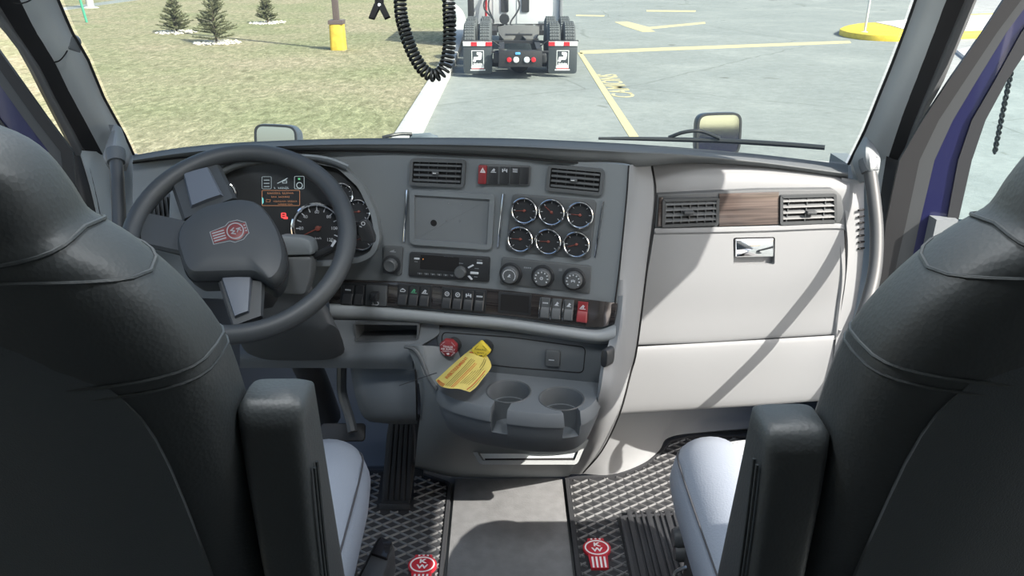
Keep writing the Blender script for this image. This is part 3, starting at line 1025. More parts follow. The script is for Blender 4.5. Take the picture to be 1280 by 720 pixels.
for side, sets in (('left', (gl_px, al_px, bl_px, cl_px)), ('right', (gr_px, ar_px, br_px, cr_px))):
    g = pl_line(sets[0], 1.70, 2.10)
    a = pl_line(sets[1], 1.63, 2.03)
    b = pl_line(sets[2], 1.60, 1.99)
    c = pl_line(sets[3], 1.56, 1.94)
    PILLINES[side] = (g, a, b, c)
    sgn = -1 if side == 'left' else 1
    m_ = [(p + r_) / 2 + V((-sgn * 0.012, -0.012, 0.0)) for p, r_ in zip(g, a)]
    gi = [p + V((sgn * 0.006, 0.03, 0.0)) for p in g]
    pt = tag(bpy.data.objects.new('windshield_pillar', None), 'grey trimmed windshield pillar on the %s side' % ("driver's" if sgn < 0 else "passenger's"), 'pillar')
    C.objects.link(pt); pt.location = g[-1]; WM[pt.name] = M.Translation(g[-1])
    q = MB(); sheet(q, [g, m_, a], 2, 4, 0.02); q.build('pillar_trim', PILLAR, pt)
    q = MB(); sheet(q, [[p + V((-sgn * 0.006, 0.006, 0)) for p in a], [(p + r_) / 2 + V((0, 0.004, 0)) for p, r_ in zip(a, b)], [p + V((sgn * 0.008, 0.004, 0)) for p in b]], 2, 2, 0.012); q.build('door_seal', RUBBER, pt)
    q = MB(); sheet(q, [b, [(p + r_) / 2 + V((-sgn * 0.006, -0.006, 0)) for p, r_ in zip(b, c)], c], 2, 3, 0.012); q.build('jamb_edge', mat('jamb_grey', (0.12, 0.125, 0.13), 0.5), pt)
    q = MB(); tube(q, [p + V((-sgn * 0.001, -0.004, 0)) for p in g], 0.0035, 6, smooth=2); q.build('glass_gasket', RUBBER, pt)
    if side == 'left':
        # small sensor pod and the trim seam beneath it
        f = Frame(P(88.5, 52, 1.80), RT, UP)
        q = MB(); prism(q, f, [(-0.013, -0.018), (0.010, -0.024), (0.014, 0.008), (0.004, 0.022), (-0.011, 0.010)], -0.02, 0.022, 0.006, 0.008); q.build('sensor_pod', DARK, pt)
        q = MB(); tube(q, [P(67, 78, 1.80), P(74, 76, 1.77), P(80, 70, 1.77), P(86, 60, 1.79)], 0.0016, 6, smooth=4); q.build('trim_seam', VOID, pt)
        q = MB(); tube(q, [P(17, 4, 1.58), P(28, 4, 1.56), P(38, 0, 1.58), P(46, -8, 1.60)], 0.0016, 6, smooth=4); q.build('trim_seam', VOID, pt)
for sgn, rows_, rub in ((-1, [[(100, 188, 1.95), (128, 190, 2.03), (150, 192, 2.08), (172, 192, 2.12)], [(118, 250, 1.95), (138, 250, 2.03), (155, 250, 2.07), (172, 250, 2.10)], [(132, 330, 1.95), (145, 330, 2.02), (158, 330, 2.06), (172, 330, 2.09)], [(135, 440, 1.95), (148, 440, 2.02), (160, 440, 2.05), (172, 440, 2.07)]], [[(76, 178, 1.93), (92, 184, 1.94), (106, 186, 1.97)], [(96, 250, 1.92), (108, 250, 1.93), (122, 250, 1.965)], [(112, 330, 1.92), (124, 330, 1.93), (136, 330, 1.965)], [(116, 440, 1.92), (128, 440, 1.93), (139, 440, 1.965)]]),
                        (1, [[(1062, 200, 2.12), (1082, 190, 2.08), (1098, 195, 2.06), (1112, 198, 2.03)], [(1070, 250, 2.10), (1084, 250, 2.06), (1094, 250, 2.04), (1104, 250, 2.02)], [(1070, 330, 2.08), (1082, 330, 2.05), (1090, 330, 2.03), (1098, 330, 2.01)], [(1050, 480, 2.06), (1060, 480, 2.03), (1070, 480, 2.02), (1080, 480, 2.0)]], [[(1108, 195, 2.03), (1122, 200, 2.0), (1142, 196, 1.97)], [(1100, 250, 2.02), (1112, 250, 1.99), (1128, 250, 1.96)], [(1094, 330, 2.01), (1106, 330, 1.98), (1120, 330, 1.95)], [(1078, 480, 2.0), (1092, 480, 1.97), (1112, 480, 1.94)]])):
    t = thing('pillar_foot', 'grey lower pillar trim behind the grab handle at the %s end of the dashboard' % ('left' if sgn < 0 else 'right'), 'trim panel', P(rows_[1][1][0], rows_[1][1][1], rows_[1][1][2]))
    q = MB(); sheet(q, [[P(*p) for p in r] for r in rows_], 4, 4, 0.01); q.build('trim', PILLAR, t)
    if rub:
        q = MB(); sheet(q, [[P(*p) for p in r] for r in rub], 4, 4, 0.01); q.build('seal', RUBBER, t)
# header over the windshield and overhead shelf
hl, hr = PILLINES['left'][0][0], PILLINES['right'][0][0]
q = MB()
sheet(q, [[hl, (hl + hr) / 2 + V((0, 0.1, 0.02)), hr], [hl + V((0, -0.06, 0.10)), (hl + hr) / 2 + V((0, 0.02, 0.14)), hr + V((0, -0.06, 0.10))], [V((-1.0, 1.25, 1.93)), V((0, 1.32, 1.93)), V((1.0, 1.25, 1.93))]], 6, 3, 0.03)
st(q.build('trim_5', HEADLINER))
oc = thing('overhead_console', 'grey overhead shelf above the windshield, out of the picture', 'console', (0, 1.24, 1.78))
q = MB(); box(q, flat((0, 1.24, 1.78)), -0.75, 0.75, -0.06, 0.05, 0, 0.14, 0.02, 0.04); q.build('shelf', PILLAR, oc)

# two unseen fill lamps added in the ceiling to brighten the cab interior
for lx, lab in ((-0.36, "round dome lamp in the ceiling over the driver's side, out of the picture"), (0.36, 'added round fill lamp in the ceiling over the passenger side, out of the picture')):
    t = thing('fill_lamp', lab, 'lamp', (lx, 0.82, 1.92))
    q = MB(); lathe(q, flat((lx, 0.82, 1.92)), 0, 0, [(0.15, 0.0), (0.15, -0.02), (0.135, -0.03), (0.13, -0.02)], 28); q.build('housing', PILLAR, t)
    q = MB(); lathe(q, flat((lx, 0.82, 1.92)), 0, 0, [(0.13, -0.012), (0.12, -0.022), (0.01, -0.026)], 28); q.build('diffuser', mat('fill_diffuser', (0.8, 0.8, 0.78), 0.5, emit=((1, 0.96, 0.9), 2.0)), t)
    ld_ = bpy.data.lights.new('fill_light', 'AREA'); ld_.shape = 'DISK'; ld_.size = 0.24; ld_.energy = 4.0; ld_.color = (0.93, 0.97, 1.0)
    lo_ = bpy.data.objects.new('fill_light', ld_); C.objects.link(lo_); lo_.location = (lx, 0.82, 1.885)

# ---- windshield
gL, gR = PILLINES['left'][0], PILLINES['right'][0]
grid = []
for l, r in zip(gL, gR):
    row = []
    for t in (0, 0.2, 0.5, 0.8, 1):
        bulge = 0.13 * (1 - (2 * t - 1) ** 2)
        row.append(l.lerp(r, t) + V((0, 0.018 + bulge, 0)))
    grid.append(row)
q = MB(); sheet(q, grid, 5, 2, 0.0)
st(q.build('window_1', WINDGLASS))

# ================================================================== DASHBOARD
S = Frame(P(562, 335, 1.78), (math.cos(rad(13)), -math.sin(rad(13)), 0), (0.108, 0.081, 1))
CL = Frame(Py(370, 270, 1.685), (1, 0, 0), (0, 0.2, 1))
GB = Frame(Py(930, 345, 1.80), (math.cos(rad(4.5)), math.sin(rad(4.5)), 0), (0, 0.03, 1))

dash = thing('dashboard', 'wide grey dashboard spanning the cab under the windshield', 'dashboard', (0, 1.8, 0.3))
# main dark fascia from the left door to the right corner of the centre stack
fx = [166, 215, 300, 400, 480, 560, 640, 715, 770, 786]
ft = [203, 196, 191, 188, 189, 192, 196, 202, 205, 207]
fb = [372, 372, 374, 377, 384, 392, 400, 408, 412, 408]
grid = []
for k in range(5):
    row = []
    for x, y0, y1 in zip(fx, ft, fb):
        xx = x - (0 if x < 600 else (x - 600) / 186 * 16 * (k / 4))
        y = y0 + (y1 - y0) * k / 4
        p_ = S.w(xx, y)
        if x < 440:
            c_ = CL.w(xx, y, -0.014)
            far_ = V((c_.x, 0, 0)) if False else Py(xx, y, max(c_.y + 0.004, p_.y if x > 350 else 1.74))
            p_ = c_ if k < 3 else far_
        row.append(p_)
    grid.append(row)
q = MB(); sheet(q, grid, 4, 3, 0.02)
fascia = q.build('fascia', DARK, dash)
# upper pad
px_ = [166, 230, 300, 400, 480, 562, 640, 715, 790, 860, 950, 1060]
far = [(194, 2.07), (184, 2.13), (178, 2.16), (174, 2.18), (172.5, 2.19), (172, 2.2), (173, 2.2), (176, 2.19), (180, 2.17), (185, 2.15), (193, 2.12), (206, 2.05)]
brw = [199, 189, 183, 178.5, 177.5, 177.5, 179, 182, 186, 191, 200, 214]
low = [203, 196, 191, 188, 189, 192, 196, 202, 206, 201, 207, 222]
bY = [CL.w(x, y).y - 0.02 if x < 440 else (S.w(x, y).y - 0.02 if x < 760 else None) for x, y in zip(px_, brw)]
bY = [b if b is not None else v for b, v in zip(bY, [0] * 8 + [1.66, 1.78, 1.83, 1.85])]
r_far = [Py(x, y, Y) for x, (y, Y) in zip(px_, far)]
r_mid = [Py(x, (y + b) / 2, (Y + B) / 2) for x, (y, Y), b, B in zip(px_, far, brw, bY)]
r_br = [Py(x, b + 1.0, B + 0.02) for x, b, B in zip(px_, brw, bY)]
r_lp = [Py(x, b + (l - b) * 0.45, B - 0.002) for x, b, l, B in zip(px_, brw, low, bY)]
r_lo = [Py(x, l, B + 0.014) for x, l, B in zip(px_, low, bY)]
r_in = [Py(x, l + 3, B + 0.05) for x, l, B in zip(px_, low, bY)]
q = MB(); sheet(q, [r_far, r_mid, r_br, r_lp, r_lo, r_in], 4, 4, 0.0)
q.build('upper_pad', PADM, dash)
q = MB(); tube(q, [Py(x, l + 1, B + 0.012) for x, l, B in zip(px_, low, bY)][:9], 0.0022, 6, smooth=4); q.build('pad_seam', VOID, dash)
# passenger side: light grey body behind glove box and vents
cols = [792, 812, 860, 950, 1030, 1062]
rows = [
    [(796, 203), (816, 200), (862, 199), (950, 206), (1030, 215), (1062, 222)],
    [(797, 216), (818, 214), (862, 212), (950, 214), (1030, 221), (1062, 228)],
    [(800, 236), (820, 233), (862, 230), (950, 229), (1030, 231), (1062, 238)],
    [(795, 285), (818, 286), (862, 285), (950, 283), (1035, 282), (1060, 284)],
    [(775, 428), (794, 432), (860, 428), (950, 423), (1030, 419), (1048, 418)],
    [(755, 510), (772, 516), (850, 511), (940, 505), (1020, 500), (1036, 497)]]
off = [0.045, 0.022, 0.002, 0.0, 0.0, -0.01]
grid = []
for r_, of in zip(rows, off):
    row = []
    for i, (x, y) in enumerate(r_):
        a, b = GB.hit(x, y)
        c = -of - 0.012
        a, b = GB.hit(x, y, c)
        row.append(GB.pt(a, b, c))
    grid.append(row)
q = MB(); sheet(q, grid, 5, 5, 0.012)
q.build('passenger_body', LIGHT, dash)
# corner trim that sweeps from the stack down to the floor on the passenger side
ct = [
    [S.w(786, 207), P(794, 205, 1.745), P(803, 203, 1.79), P(814, 202, 1.84)],
    [S.w(783, 250), P(792, 250, 1.735), P(803, 248, 1.775), P(819, 246, 1.825)],
    [S.w(775, 330), P(785, 330, 1.72), P(797, 330, 1.76), P(809, 330, 1.83)],
    [S.w(766, 405), P(778, 405, 1.71), P(788, 415, 1.76), P(796, 432, 1.84)],
    [P(757, 445, 1.71), P(770, 450, 1.72), P(780, 460, 1.77), P(788, 465, 1.85)],
    [P(748, 500, 1.72), P(760, 505, 1.74), P(768, 510, 1.80), P(774, 516, 1.88)],
    [P(728, 560, 1.98), P(737, 562, 2.0), P(744, 563, 2.02), P(752, 562, 2.10)],
    [P(706, 593, 2.285), P(716, 593, 2.29), P(724, 593, 2.295), P(730, 592, 2.33)]]
q = MB(); sheet(q, ct, 4, 4, 0.012)
q.build('corner_trim', LIGHT, dash)
q = MB(); tube(q, [r[-1] + V((0.0, -0.006, 0.0)) for r in ct[:-1]] + [P(729, 591, 2.30)], 0.002, 6, smooth=4)
q.build('corner_seam', VOID, dash)
q = MB(); tube(q, [S.w(786, 207, 0.002), S.w(783, 250, 0.002), S.w(775, 330, 0.002), S.w(767, 392, 0.002)], 0.0016, 6, smooth=4); q.build('corner_seam', VOID, dash)
# end cap against the passenger door pillar
ec = [
    [Py(1052, 222, 1.86), Py(1066, 224, 1.865), Py(1080, 228, 1.87)],
    [Py(1056, 262, 1.835), Py(1068, 264, 1.84), Py(1080, 268, 1.85)],
    [Py(1060, 310, 1.825), Py(1069, 315, 1.835), Py(1079, 320, 1.845)],
    [Py(1056, 360, 1.82), Py(1064, 368, 1.83), Py(1072, 372, 1.84)],
    [Py(1046, 418, 1.82), Py(1053, 424, 1.83), Py(1060, 428, 1.84)],
    [Py(1036, 498, 1.82), Py(1043, 500, 1.83), Py(1050, 502, 1.84)]]
q = MB(); sheet(q, ec, 5, 5, 0.012); q.build('end_cap', LIGHT, dash)
q = MB()
for k in range(7):
    y = 262 + k * 8
    tube(q, [Py(1073, y + 1, 1.834), Py(1080, y, 1.843)], 0.0028, 6)
tag(q.build('end_cap_vent_slots', VOID, dash), kind='stuff')
# lip under the switch bar, sweeping across the driver's side
lx = [412, 483, 560, 633, 700, 745, 770]
l0 = [379, 384, 391, 398, 407, 412, 405]
l1 = [383, 387, 394, 401, 411, 417, 412]
l2 = [397, 399, 405, 411, 421, 427, 425]
l3 = [404, 405, 408, 416, 426, 432, 430]
q = MB()
sheet(q, [[S.w(x, y, 0.004) for x, y in zip(lx, l0)], [S.w(x, y, 0.022) for x, y in zip(lx, l1)], [S.w(x, y, 0.020) for x, y in zip(lx, l2)], [S.w(x, y, -0.03) for x, y in zip(lx, l3)]], 4, 4, 0.006)
q.build('lower_lip', MID, dash)
# panel under the lip with the open storage slot
ld = [
    [P(300, 398, 1.86), P(416, 400, 1.85), P(470, 401, 1.84), P(520, 403, 1.832), P(548, 406, 1.825)],
    [P(300, 412, 1.86), P(416, 415, 1.85), P(470, 416, 1.84), P(520, 417, 1.832), P(548, 418, 1.825)],
    [P(300, 428, 1.855), P(416, 430, 1.845), P(470, 431, 1.835), P(508, 432, 1.826), P(524, 434, 1.82)],
    [P(300, 446, 1.85), P(416, 447, 1.84), P(470, 447, 1.83), P(502, 448, 1.822), P(516, 449, 1.82)],
    [P(300, 460, 1.87), P(416, 460, 1.86), P(470, 461, 1.85), P(502, 461, 1.84), P(516, 462, 1.835)]]
q = MB(); sheet(q, ld, 5, 4, 0.010)
kp = q.build('knee_panel', LOWM, dash)
LD = Frame(P(470, 416, 1.84), (math.cos(rad(8)), -math.sin(rad(8)), 0), (0, 0.1, 1))
sl_px = [(443, 403), (524, 404), (523, 425), (444, 427)]
k1 = MB(); prism(k1, LD, LD.hits(sl_px), -0.08, 0.06, 0, 0.006)
cut(kp, [k1])
q = MB(); sp = LD.hits(sl_px); ringprism(q, LD, offset(round_poly(sp, 0.006), -0.0012), offset(round_poly(sp, 0.006), 0.0035), -0.06, 0.004); prism(q, LD, sp, -0.066, -0.06, 0, 0.006)
q.build('storage_slot', DARKER, dash)
# driver's vent at the far left
VF = Frame(CL.w(203, 264), CL.u, CL.v)
q = MB(); box(q, VF, -0.026, 0.03, -0.035, 0.038, 0.0, 0.010, 0.003, 0.008); q.build('side_vent_frame', DARKER, dash)
for k in range(5):
    q = MB(); box(q, VF, -0.021 + k * 0.0095, -0.0185 + k * 0.0095, -0.03, 0.032, 0.008, 0.016); q.build('side_vent_slat', BLACK, dash)
q = MB(); prism(q, CL, CL.hits([(216, 238), (240, 234), (262, 262), (232, 292), (214, 276)]), 0, 0.018, 0.005, 0.008); q.build('left_pod', MID, dash)
# chrome strips on the stack
for a_, b_ in (((509.5, 237), (505, 302)), ((629.8, 242), (622.6, 309)), ((754.3, 251), (744, 321))):
    q = MB(); f = S
    p0_, p1_ = S.hit(*a_), S.hit(*b_)
    d_ = (V(p1_) - V(p0_)).normalized(); nx = V((-d_.y, d_.x)) * 0.0022
    prism(q, S, [tuple(V(p0_) - nx), tuple(V(p0_) + nx), tuple(V(p1_) + nx), tuple(V(p1_) - nx)], 0.0, 0.004, 0.0012)
    q.build('chrome_strip', CHROME, dash)

# ---- instrument cluster
ic = thing('instrument_cluster', "black instrument cluster behind the steering wheel's rim", 'gauge cluster', CL.at(380, 268))
op = [(236, 300), (243, 262), (262, 228), (290, 208), (330, 200), (385, 199), (425, 207), (452, 232), (468, 266), (473, 296), (467, 314), (452, 322), (425, 326), (330, 330), (250, 325)]
opc = [v for v in CL.hits(op)]
opc = round_poly(opc, 0.012, 3)
q = MB(); ringprism(q, CL, offset(opc, -0.007), offset(opc, 0.004), -0.03, 0.022); q.build('cluster_rim', DARK, ic)
q = MB(); prism(q, CL, offset(opc, 0.003), -0.03, 0.004); q.build('cluster_face', mat('cluster_black', (0.040, 0.043, 0.046), 0.35), ic)
def brow():
    q = MB()
    pts_o = [(244, 240), (262, 220), (292, 203), (335, 195), (380, 193), (412, 197), (436, 206)]
    a = [CL.w(x, y, 0.0) for x, y in pts_o]
    b = [CL.w(x, y, 0.035) for x, y in pts_o]
    c = [CL.w(x + (350 - x) * 0.04, y + 7, 0.030) for x, y in pts_o]
    d = [CL.w(x + (350 - x) * 0.05, y + 9, 0.004) for x, y in pts_o]
    sheet(q, [a, b, c, d], 4, 3)
    return q.build('cluster_hood', DARK, ic)
brow()
def gauge(F, px, py, r, parent, name='gauge', nd=200, c=0.004, ticks=9, t0=225, t1=-45, chrome=True):
    a, b = F.hit(px, py)
    q = MB(); lathe(q, F, a, b, [(r, c), (r, c + 0.006), (r * 0.94, c + 0.007), (r * 0.9, c + 0.002), (0.0005, c + 0.002)], 32); g = q.build(name, BLACK, parent)
    q = MB(); ring_torus(q, F, a, b, r * 0.93, r * 0.075, c + 0.007, 36, 8); q.build('bezel', CHROME if chrome else GUNMETAL, g)
    q = MB()
    for k in range(ticks):
        t = rad(t0 + (t1 - t0) * k / (ticks - 1))
        f = F.sub(a + math.cos(t) * r * 0.74, b + math.sin(t) * r * 0.74, c + 0.002, t)
        box(q, f, -r * 0.08, r * 0.08, -r * 0.018, r * 0.018, 0, 0.0006)
    tag(q.build('dial_marks', PRINT, g), kind='stuff')
    f = F.sub(a, b, c + 0.003, rad(nd))
    q = MB(); prism(q, f, [(-r * 0.15, -r * 0.03), (r * 0.68, -r * 0.012), (r * 0.68, r * 0.012), (-r * 0.15, r * 0.03)], 0, 0.001); lathe(q, F, a, b, [(r * 0.1, c + 0.002), (r * 0.1, c + 0.005), (r * 0.05, c + 0.006)], 12); q.build('needle', ORANGE, g)
    return g, a, b
g, a, b = gauge(CL, 398, 285, 0.058, ic, 'speedometer', 205, ticks=13)
for k, s in enumerate(('0', '20', '40', '60', '80', '100', '120')):
    t = rad(225 - 45 * k)
    label_text('numeral', s, CL, a + math.cos(t) * 0.036, b + math.sin(t) * 0.036, 0.010, PRINT, g, c=0.0068)
label_text('unit_lettering', 'km/h', CL, a, b - 0.022, 0.007, PRINT, g, c=0.0068)
gauge(CL, 428, 243, 0.026, ic, nd=120)
gauge(CL, 449, 264, 0.027, ic, nd=185)
gauge(CL, 453, 297, 0.027, ic, nd=200)
gauge(CL, 284, 241, 0.024, ic, nd=140)
gauge(CL, 290, 300, 0.058, ic, 'tachometer', 205, ticks=13)
# display symbols
q = MB()
frame_ring(q, CL, CL.hits([(328, 237.5), (375.5, 237.5), (375.5, 257), (328, 257)]), 0.0009, 0.004, 0.0048, 0.003)
for k, (x, y, wd, z) in enumerate(((351, 241, 0.056, 0.0048), (351, 245.6, 0.038, 0.0045), (357, 251.2, 0.050, 0.0038), (357, 254.8, 0.030, 0.0034))):
    a, b = CL.hit(x, y)
    strokes(q, CL, a, b, wd, z, 0.0042, 0.0004, k)
a, b = CL.hit(336, 250.5); frame_ring(q, CL, [(a - 0.005, b - 0.003), (a + 0.004, b - 0.003), (a + 0.005, b + 0.002), (a - 0.004, b + 0.003)], 0.0006, 0.004, 0.0046)
tag(q.build('message_display', SCREEN, ic, normals=False), 'orange framed message display')
q = MB()
frame_ring(q, CL, CL.hits([(328, 220.5), (340, 220.5), (340, 236), (328, 236)]), 0.0006, 0.004, 0.0046, 0.003)
frame_ring(q, CL, CL.hits([(368.5, 220), (381, 220), (381, 236), (368.5, 236)]), 0.0008, 0.004, 0.0046, 0.003)
a, b = CL.hit(375, 231.5); ring_torus(q, CL, a, b, 0.0062, 0.0008, 0.0046, 20, 6)
for y in (225, 229, 233):
    a, b = CL.hit(334, y); box(q, CL, a - 0.006, a + 0.006, b - 0.0006, b + 0.0006, 0.004, 0.0046)
a, b = CL.hit(354, 226)
prism(q, CL, [(a - 0.012, b - 0.006), (a + 0.008, b + 0.003), (a + 0.012, b + 0.007), (a + 0.009, b + 0.006), (a - 0.004, b - 0.001), (a - 0.012, b - 0.0045)], 0.004, 0.0046)
frame_ring(q, CL, [(a - 0.001, b - 0.005), (a + 0.009, b - 0.005), (a + 0.009, b + 0.001), (a - 0.001, b + 0.0)], 0.001, 0.004, 0.0046)
a, b = CL.hit(352, 234.5); strokes(q, CL, a, b, 0.03, 0.0055, 0.0042, 0.0004, 9)
tag(q.build('status_symbols', SCREENB, ic, normals=False), 'pale lit symbols and odometer digits')
q = MB(); a, b = CL.hit(374.5, 223.5); box(q, CL, a - 0.0022, a + 0.0022, b - 0.002, b + 0.002, 0.004, 0.0046); q.build('status_light', SCREENG, ic)
q = MB(); a, b = CL.hit(329, 250.5); prism(q, CL, [(a - 0.001, b - 0.008), (a + 0.0018, b - 0.004), (a + 0.0018, b + 0.004), (a - 0.001, b + 0.008)], 0.004, 0.0048); q.build('level_bar', mat('lit_cyan_screen', (0.02, 0.05, 0.05), 0.5, emit=((0.2, 0.9, 0.9), 0.4)), ic)
q = MB(); a, b = CL.hit(355.5, 269)
frame_ring(q, CL, [(a - 0.006, b - 0.006), (a + 0.005, b - 0.006), (a + 0.005, b + 0.006), (a - 0.006, b + 0.006)], 0.0022, 0.004, 0.005, 0.003)
box(q, CL, a - 0.001, a + 0.008, b - 0.008, b - 0.003, 0.004, 0.005)
box(q, CL, a - 0.003, a + 0.003, b - 0.0012, b + 0.001, 0.004, 0.005)
tag(q.build('warning_light', WARNRED, ic), 'red lit warning symbol')

# ================================================================== CENTRE STACK UNITS
def stack_vent(px4, label, kx, ky):
    ctr = ((px4[0][0] + px4[2][0]) / 2, (px4[0][1] + px4[2][1]) / 2)
    t = thing('air_vent', label, 'air vent', S.at(*ctr))
    q = MB(); pl = S.hits(px4)
    p = round_poly(pl, 0.008); ringprism(q, S, offset(p, -0.002), offset(p, 0.005), 0.0, 0.008); q.build('vent_frame', DARKER, t)
    q = MB(); prism(q, S, offset(p, 0.004), 0.0, 0.002); q.build('duct', VOID, t)
    (ax, ay), (bx, by), (cx, cy), (dx, dy) = pl
    def at(u, v):
        return ((1 - v) * ((1 - u) * ax + u * bx) + v * ((1 - u) * dx + u * cx), (1 - v) * ((1 - u) * ay + u * by) + v * ((1 - u) * dy + u * cy))
    for k in range(4):
        v = 0.2 + 0.6 * k / 3
        q = MB(); l, r = at(0.06, v), at(0.94, v)
        prism(q, S, [(l[0], l[1] - 0.003), (r[0], r[1] - 0.003), (r[0], r[1] + 0.0015), (l[0], l[1] + 0.0015)], 0.002, 0.0075, 0.001); q.build('louvre', DARKER, t)
    for k in range(5):
        u = 0.16 + 0.68 * k / 4
        q = MB(); l, r = at(u, 0.93), at(u, 0.07)
        prism(q, S, [(l[0] - 0.001, l[1]), (l[0] + 0.001, l[1]), (r[0] + 0.001, r[1]), (r[0] - 0.001, r[1])], 0.002, 0.005); q.build('fin', BLACK, t)
    q = MB(); m = at(0.48, 0.5); box(q, S, m[0] - 0.007, m[0] + 0.007, m[1] - 0.003, m[1] + 0.003, 0.006, 0.013, 0.001)
    ad = q.build('vent_tab', DARKER, t)
    q = MB(); box(q, S, m[0] - 0.005, m[0] + 0.002, m[1] - 0.0007, m[1] + 0.0007, 0.013, 0.0136); q.build('tab_mark', WHITEP, ad)
stack_vent([(515, 198.5), (582, 200.5), (580, 233), (513.5, 230)], 'dark air vent with a louvred grille, left of the red hazard switch', 0, 0)
stack_vent([(687, 206), (755, 212), (752, 243), (684, 236.5)], 'dark air vent with a louvred grille, right of the red hazard switch', 0, 0)

def symbol(q, F, a, b, k, z=0.0066, c=0.0006, e=0.0004):
    """small printed pictograms"""
    if k == 'tri':
        p = [(a - z, b - z * .8), (a + z, b - z * .8), (a, b + z)]
        ringprism(q, F, p, offset(p, z * .22), c, c + e)
        p = [(a - z * .45, b - z * .5), (a + z * .45, b - z * .5), (a, b + z * .35)]
        ringprism(q, F, p, offset(p, z * .12), c, c + e)
    elif k == 'ring':
        ring_pts = sell(a, b, z * .8, z * .8, 2, 18); ringprism(q, F, ring_pts, offset(ring_pts, z * .25), c, c + e)
        box(q, F, a - z * .3, a + z * .3, b - z * .15, b + z * .15, c, c + e)
    elif k == 'bars':
        for j in (-1, 0, 1): box(q, F, a - z * .9, a + z * .9, b + j * z * .5 - z * .1, b + j * z * .5 + z * .1, c, c + e)
    elif k == 'word':
        for j in range(4): box(q, F, a - z + j * z * .52, a - z * .62 + j * z * .52, b - z * .25, b + z * .25, c, c + e)
    elif k == 'engine':
        p = [(a - z, b - z * .5), (a + z * .5, b - z * .5), (a + z, b), (a + z * .5, b + z * .5), (a - z * .6, b + z * .5), (a - z, b)]
        ringprism(q, F, p, offset(p, z * .22), c, c + e)
        box(q, F, a - z * .3, a + z * .2, b + z * .5, b + z * .75, c, c + e)
    elif k == 'arm':
        prism(q, F, [(a - z, b - z * .7), (a + z, b - z * .7), (a + z, b - z * .5), (a - z, b - z * .5)], c, c + e)
        prism(q, F, [(a - z * .8, b - z * .3), (a + z * .1, b + z * .8), (a + z * .7, b + z * .3), (a + z * .3, b + z * .1), (a + z * .1, b + z * .3), (a - z * .4, b - z * .4)], c, c + e)
        prism(q, F, sell(a + z * .2, b - z * .15, z * .25, z * .25, 2, 10), c, c + e)
    elif k == 'flame':
        prism(q, F, [(a - z * .9, b - z * .6), (a + z * .9, b - z * .6), (a + z * .2, b - z * .2), (a + z * .8, b + z * .4), (a + z * .1, b + z * .9), (a - z * .3, b + z * .1)], c, c + e)
    elif k == 'axle':
        for j in (-1, 1): box(q, F, a + j * z * .75 - z * .18, a + j * z * .75 + z * .18, b - z * .6, b + z * .6, c, c + e)
        box(q, F, a - z * .7, a + z * .7, b - z * .12, b + z * .12, c, c + e)
        box(q, F, a - z * .15, a + z * .15, b - z * .1, b + z * .8, c, c + e)
    elif k == 'tank':
        p = sell(a, b, z, z * .65, 3, 16); ringprism(q, F, p, offset(p, z * .2), c, c + e); box(q, F, a - z * 1.3, a - z * .6, b - z * .7, b - z * .5, c, c + e)

# hazard switch strip
hz = thing('control_panel', 'small switch strip with a red hazard button at the top of the stack', 'switch panel', S.at(632, 217))
q = MB(); prism(q, S, S.hits([(599, 204.5), (664, 207), (662.5, 232), (597.5, 230)]), 0, 0.006, 0.002, 0.006); q.build('panel', DARKER, hz)
q = MB(); prism(q, S, S.hits([(599.5, 205.5), (610, 206), (608.5, 229.5), (598.5, 229)]), 0.006, 0.011, 0.002, 0.003); hb = q.build('hazard_button', RED, hz)
q = MB(); a, b = S.hit(605, 212); symbol(q, S, a, b, 'tri', 0.006, 0.011); tag(q.build('hazard_symbol', WHITEP, hb), 'white warning triangle')
for k, (x0, sy) in enumerate(((612, 'arm'), (626, 'axle'), (639, 'bars'), (651, None))):
    q = MB(); prism(q, S, S.hits([(x0, 207.5), (x0 + 11.5, 208), (x0 + 10.5, 230), (x0 - 1, 229.5)]), 0.006, 0.008 if k < 2 else 0.0075, 0.001, 0.002); o = q.build('button', BLACK, hz)
    if sy:
        q = MB(); a, b = S.hit(x0 + 6, 212.5); symbol(q, S, a, b, sy, 0.0058, 0.0082); q.build('symbol', PRINT, o)

# tablet bay: a blank recessed tray
tb = thing('tablet_bay', 'empty dark recessed bay in the middle of the stack', 'tray', S.at(565, 274))
op = S.hits([(514, 237), (619, 243), (615, 311), (514, 304)])
q = MB(); p = round_poly(op, 0.012); ringprism(q, S, offset(p, -0.001), offset(p, 0.010), 0.0, 0.008)
q.build('bay_rim', DARK, tb)
q = MB(); prism(q, S, offset(p, 0.009), 0.0, 0.002); q.build('bay_back', mat('bay_grey', (0.15, 0.165, 0.175), 0.6), tb)
q = MB()
for x, y, r in ((542.5, 278.5, 0.0072),):
    a, b = S.hit(x, y); lathe(q, S, a, b, [(r, 0.0015), (r, 0.0026)], 18)
q.build('cable_hole', VOID, tb)
for x, y in ((561, 254), (577, 255.5), (558, 275), (575, 276)):
    q = MB(); a, b = S.hit(x, y); lathe(q, S, a, b, [(0.0014, 0.002), (0.0012, 0.003)], 8); q.build('screw', SATIN, tb)

# six-gauge panel
gp_ = thing('gauge_panel', 'panel of six round chrome-ringed gauges right of the tablet bay', 'gauge panel', S.at(692, 283))
q = MB(); prism(q, S, S.hits([(641, 242), (746, 250), (738, 323.5), (632, 313)]), 0, 0.004, 0.0015, 0.01); q.build('panel', DARKER, gp_)
for x, y, n in ((656, 262.5, 185), (690, 264.5, 140), (725.5, 268, 178), (651, 298, 180), (686, 301, 182), (721, 304.5, 200)):
    gauge(S, x, y, 0.0285, gp_, nd=n, c=0.004, ticks=7)

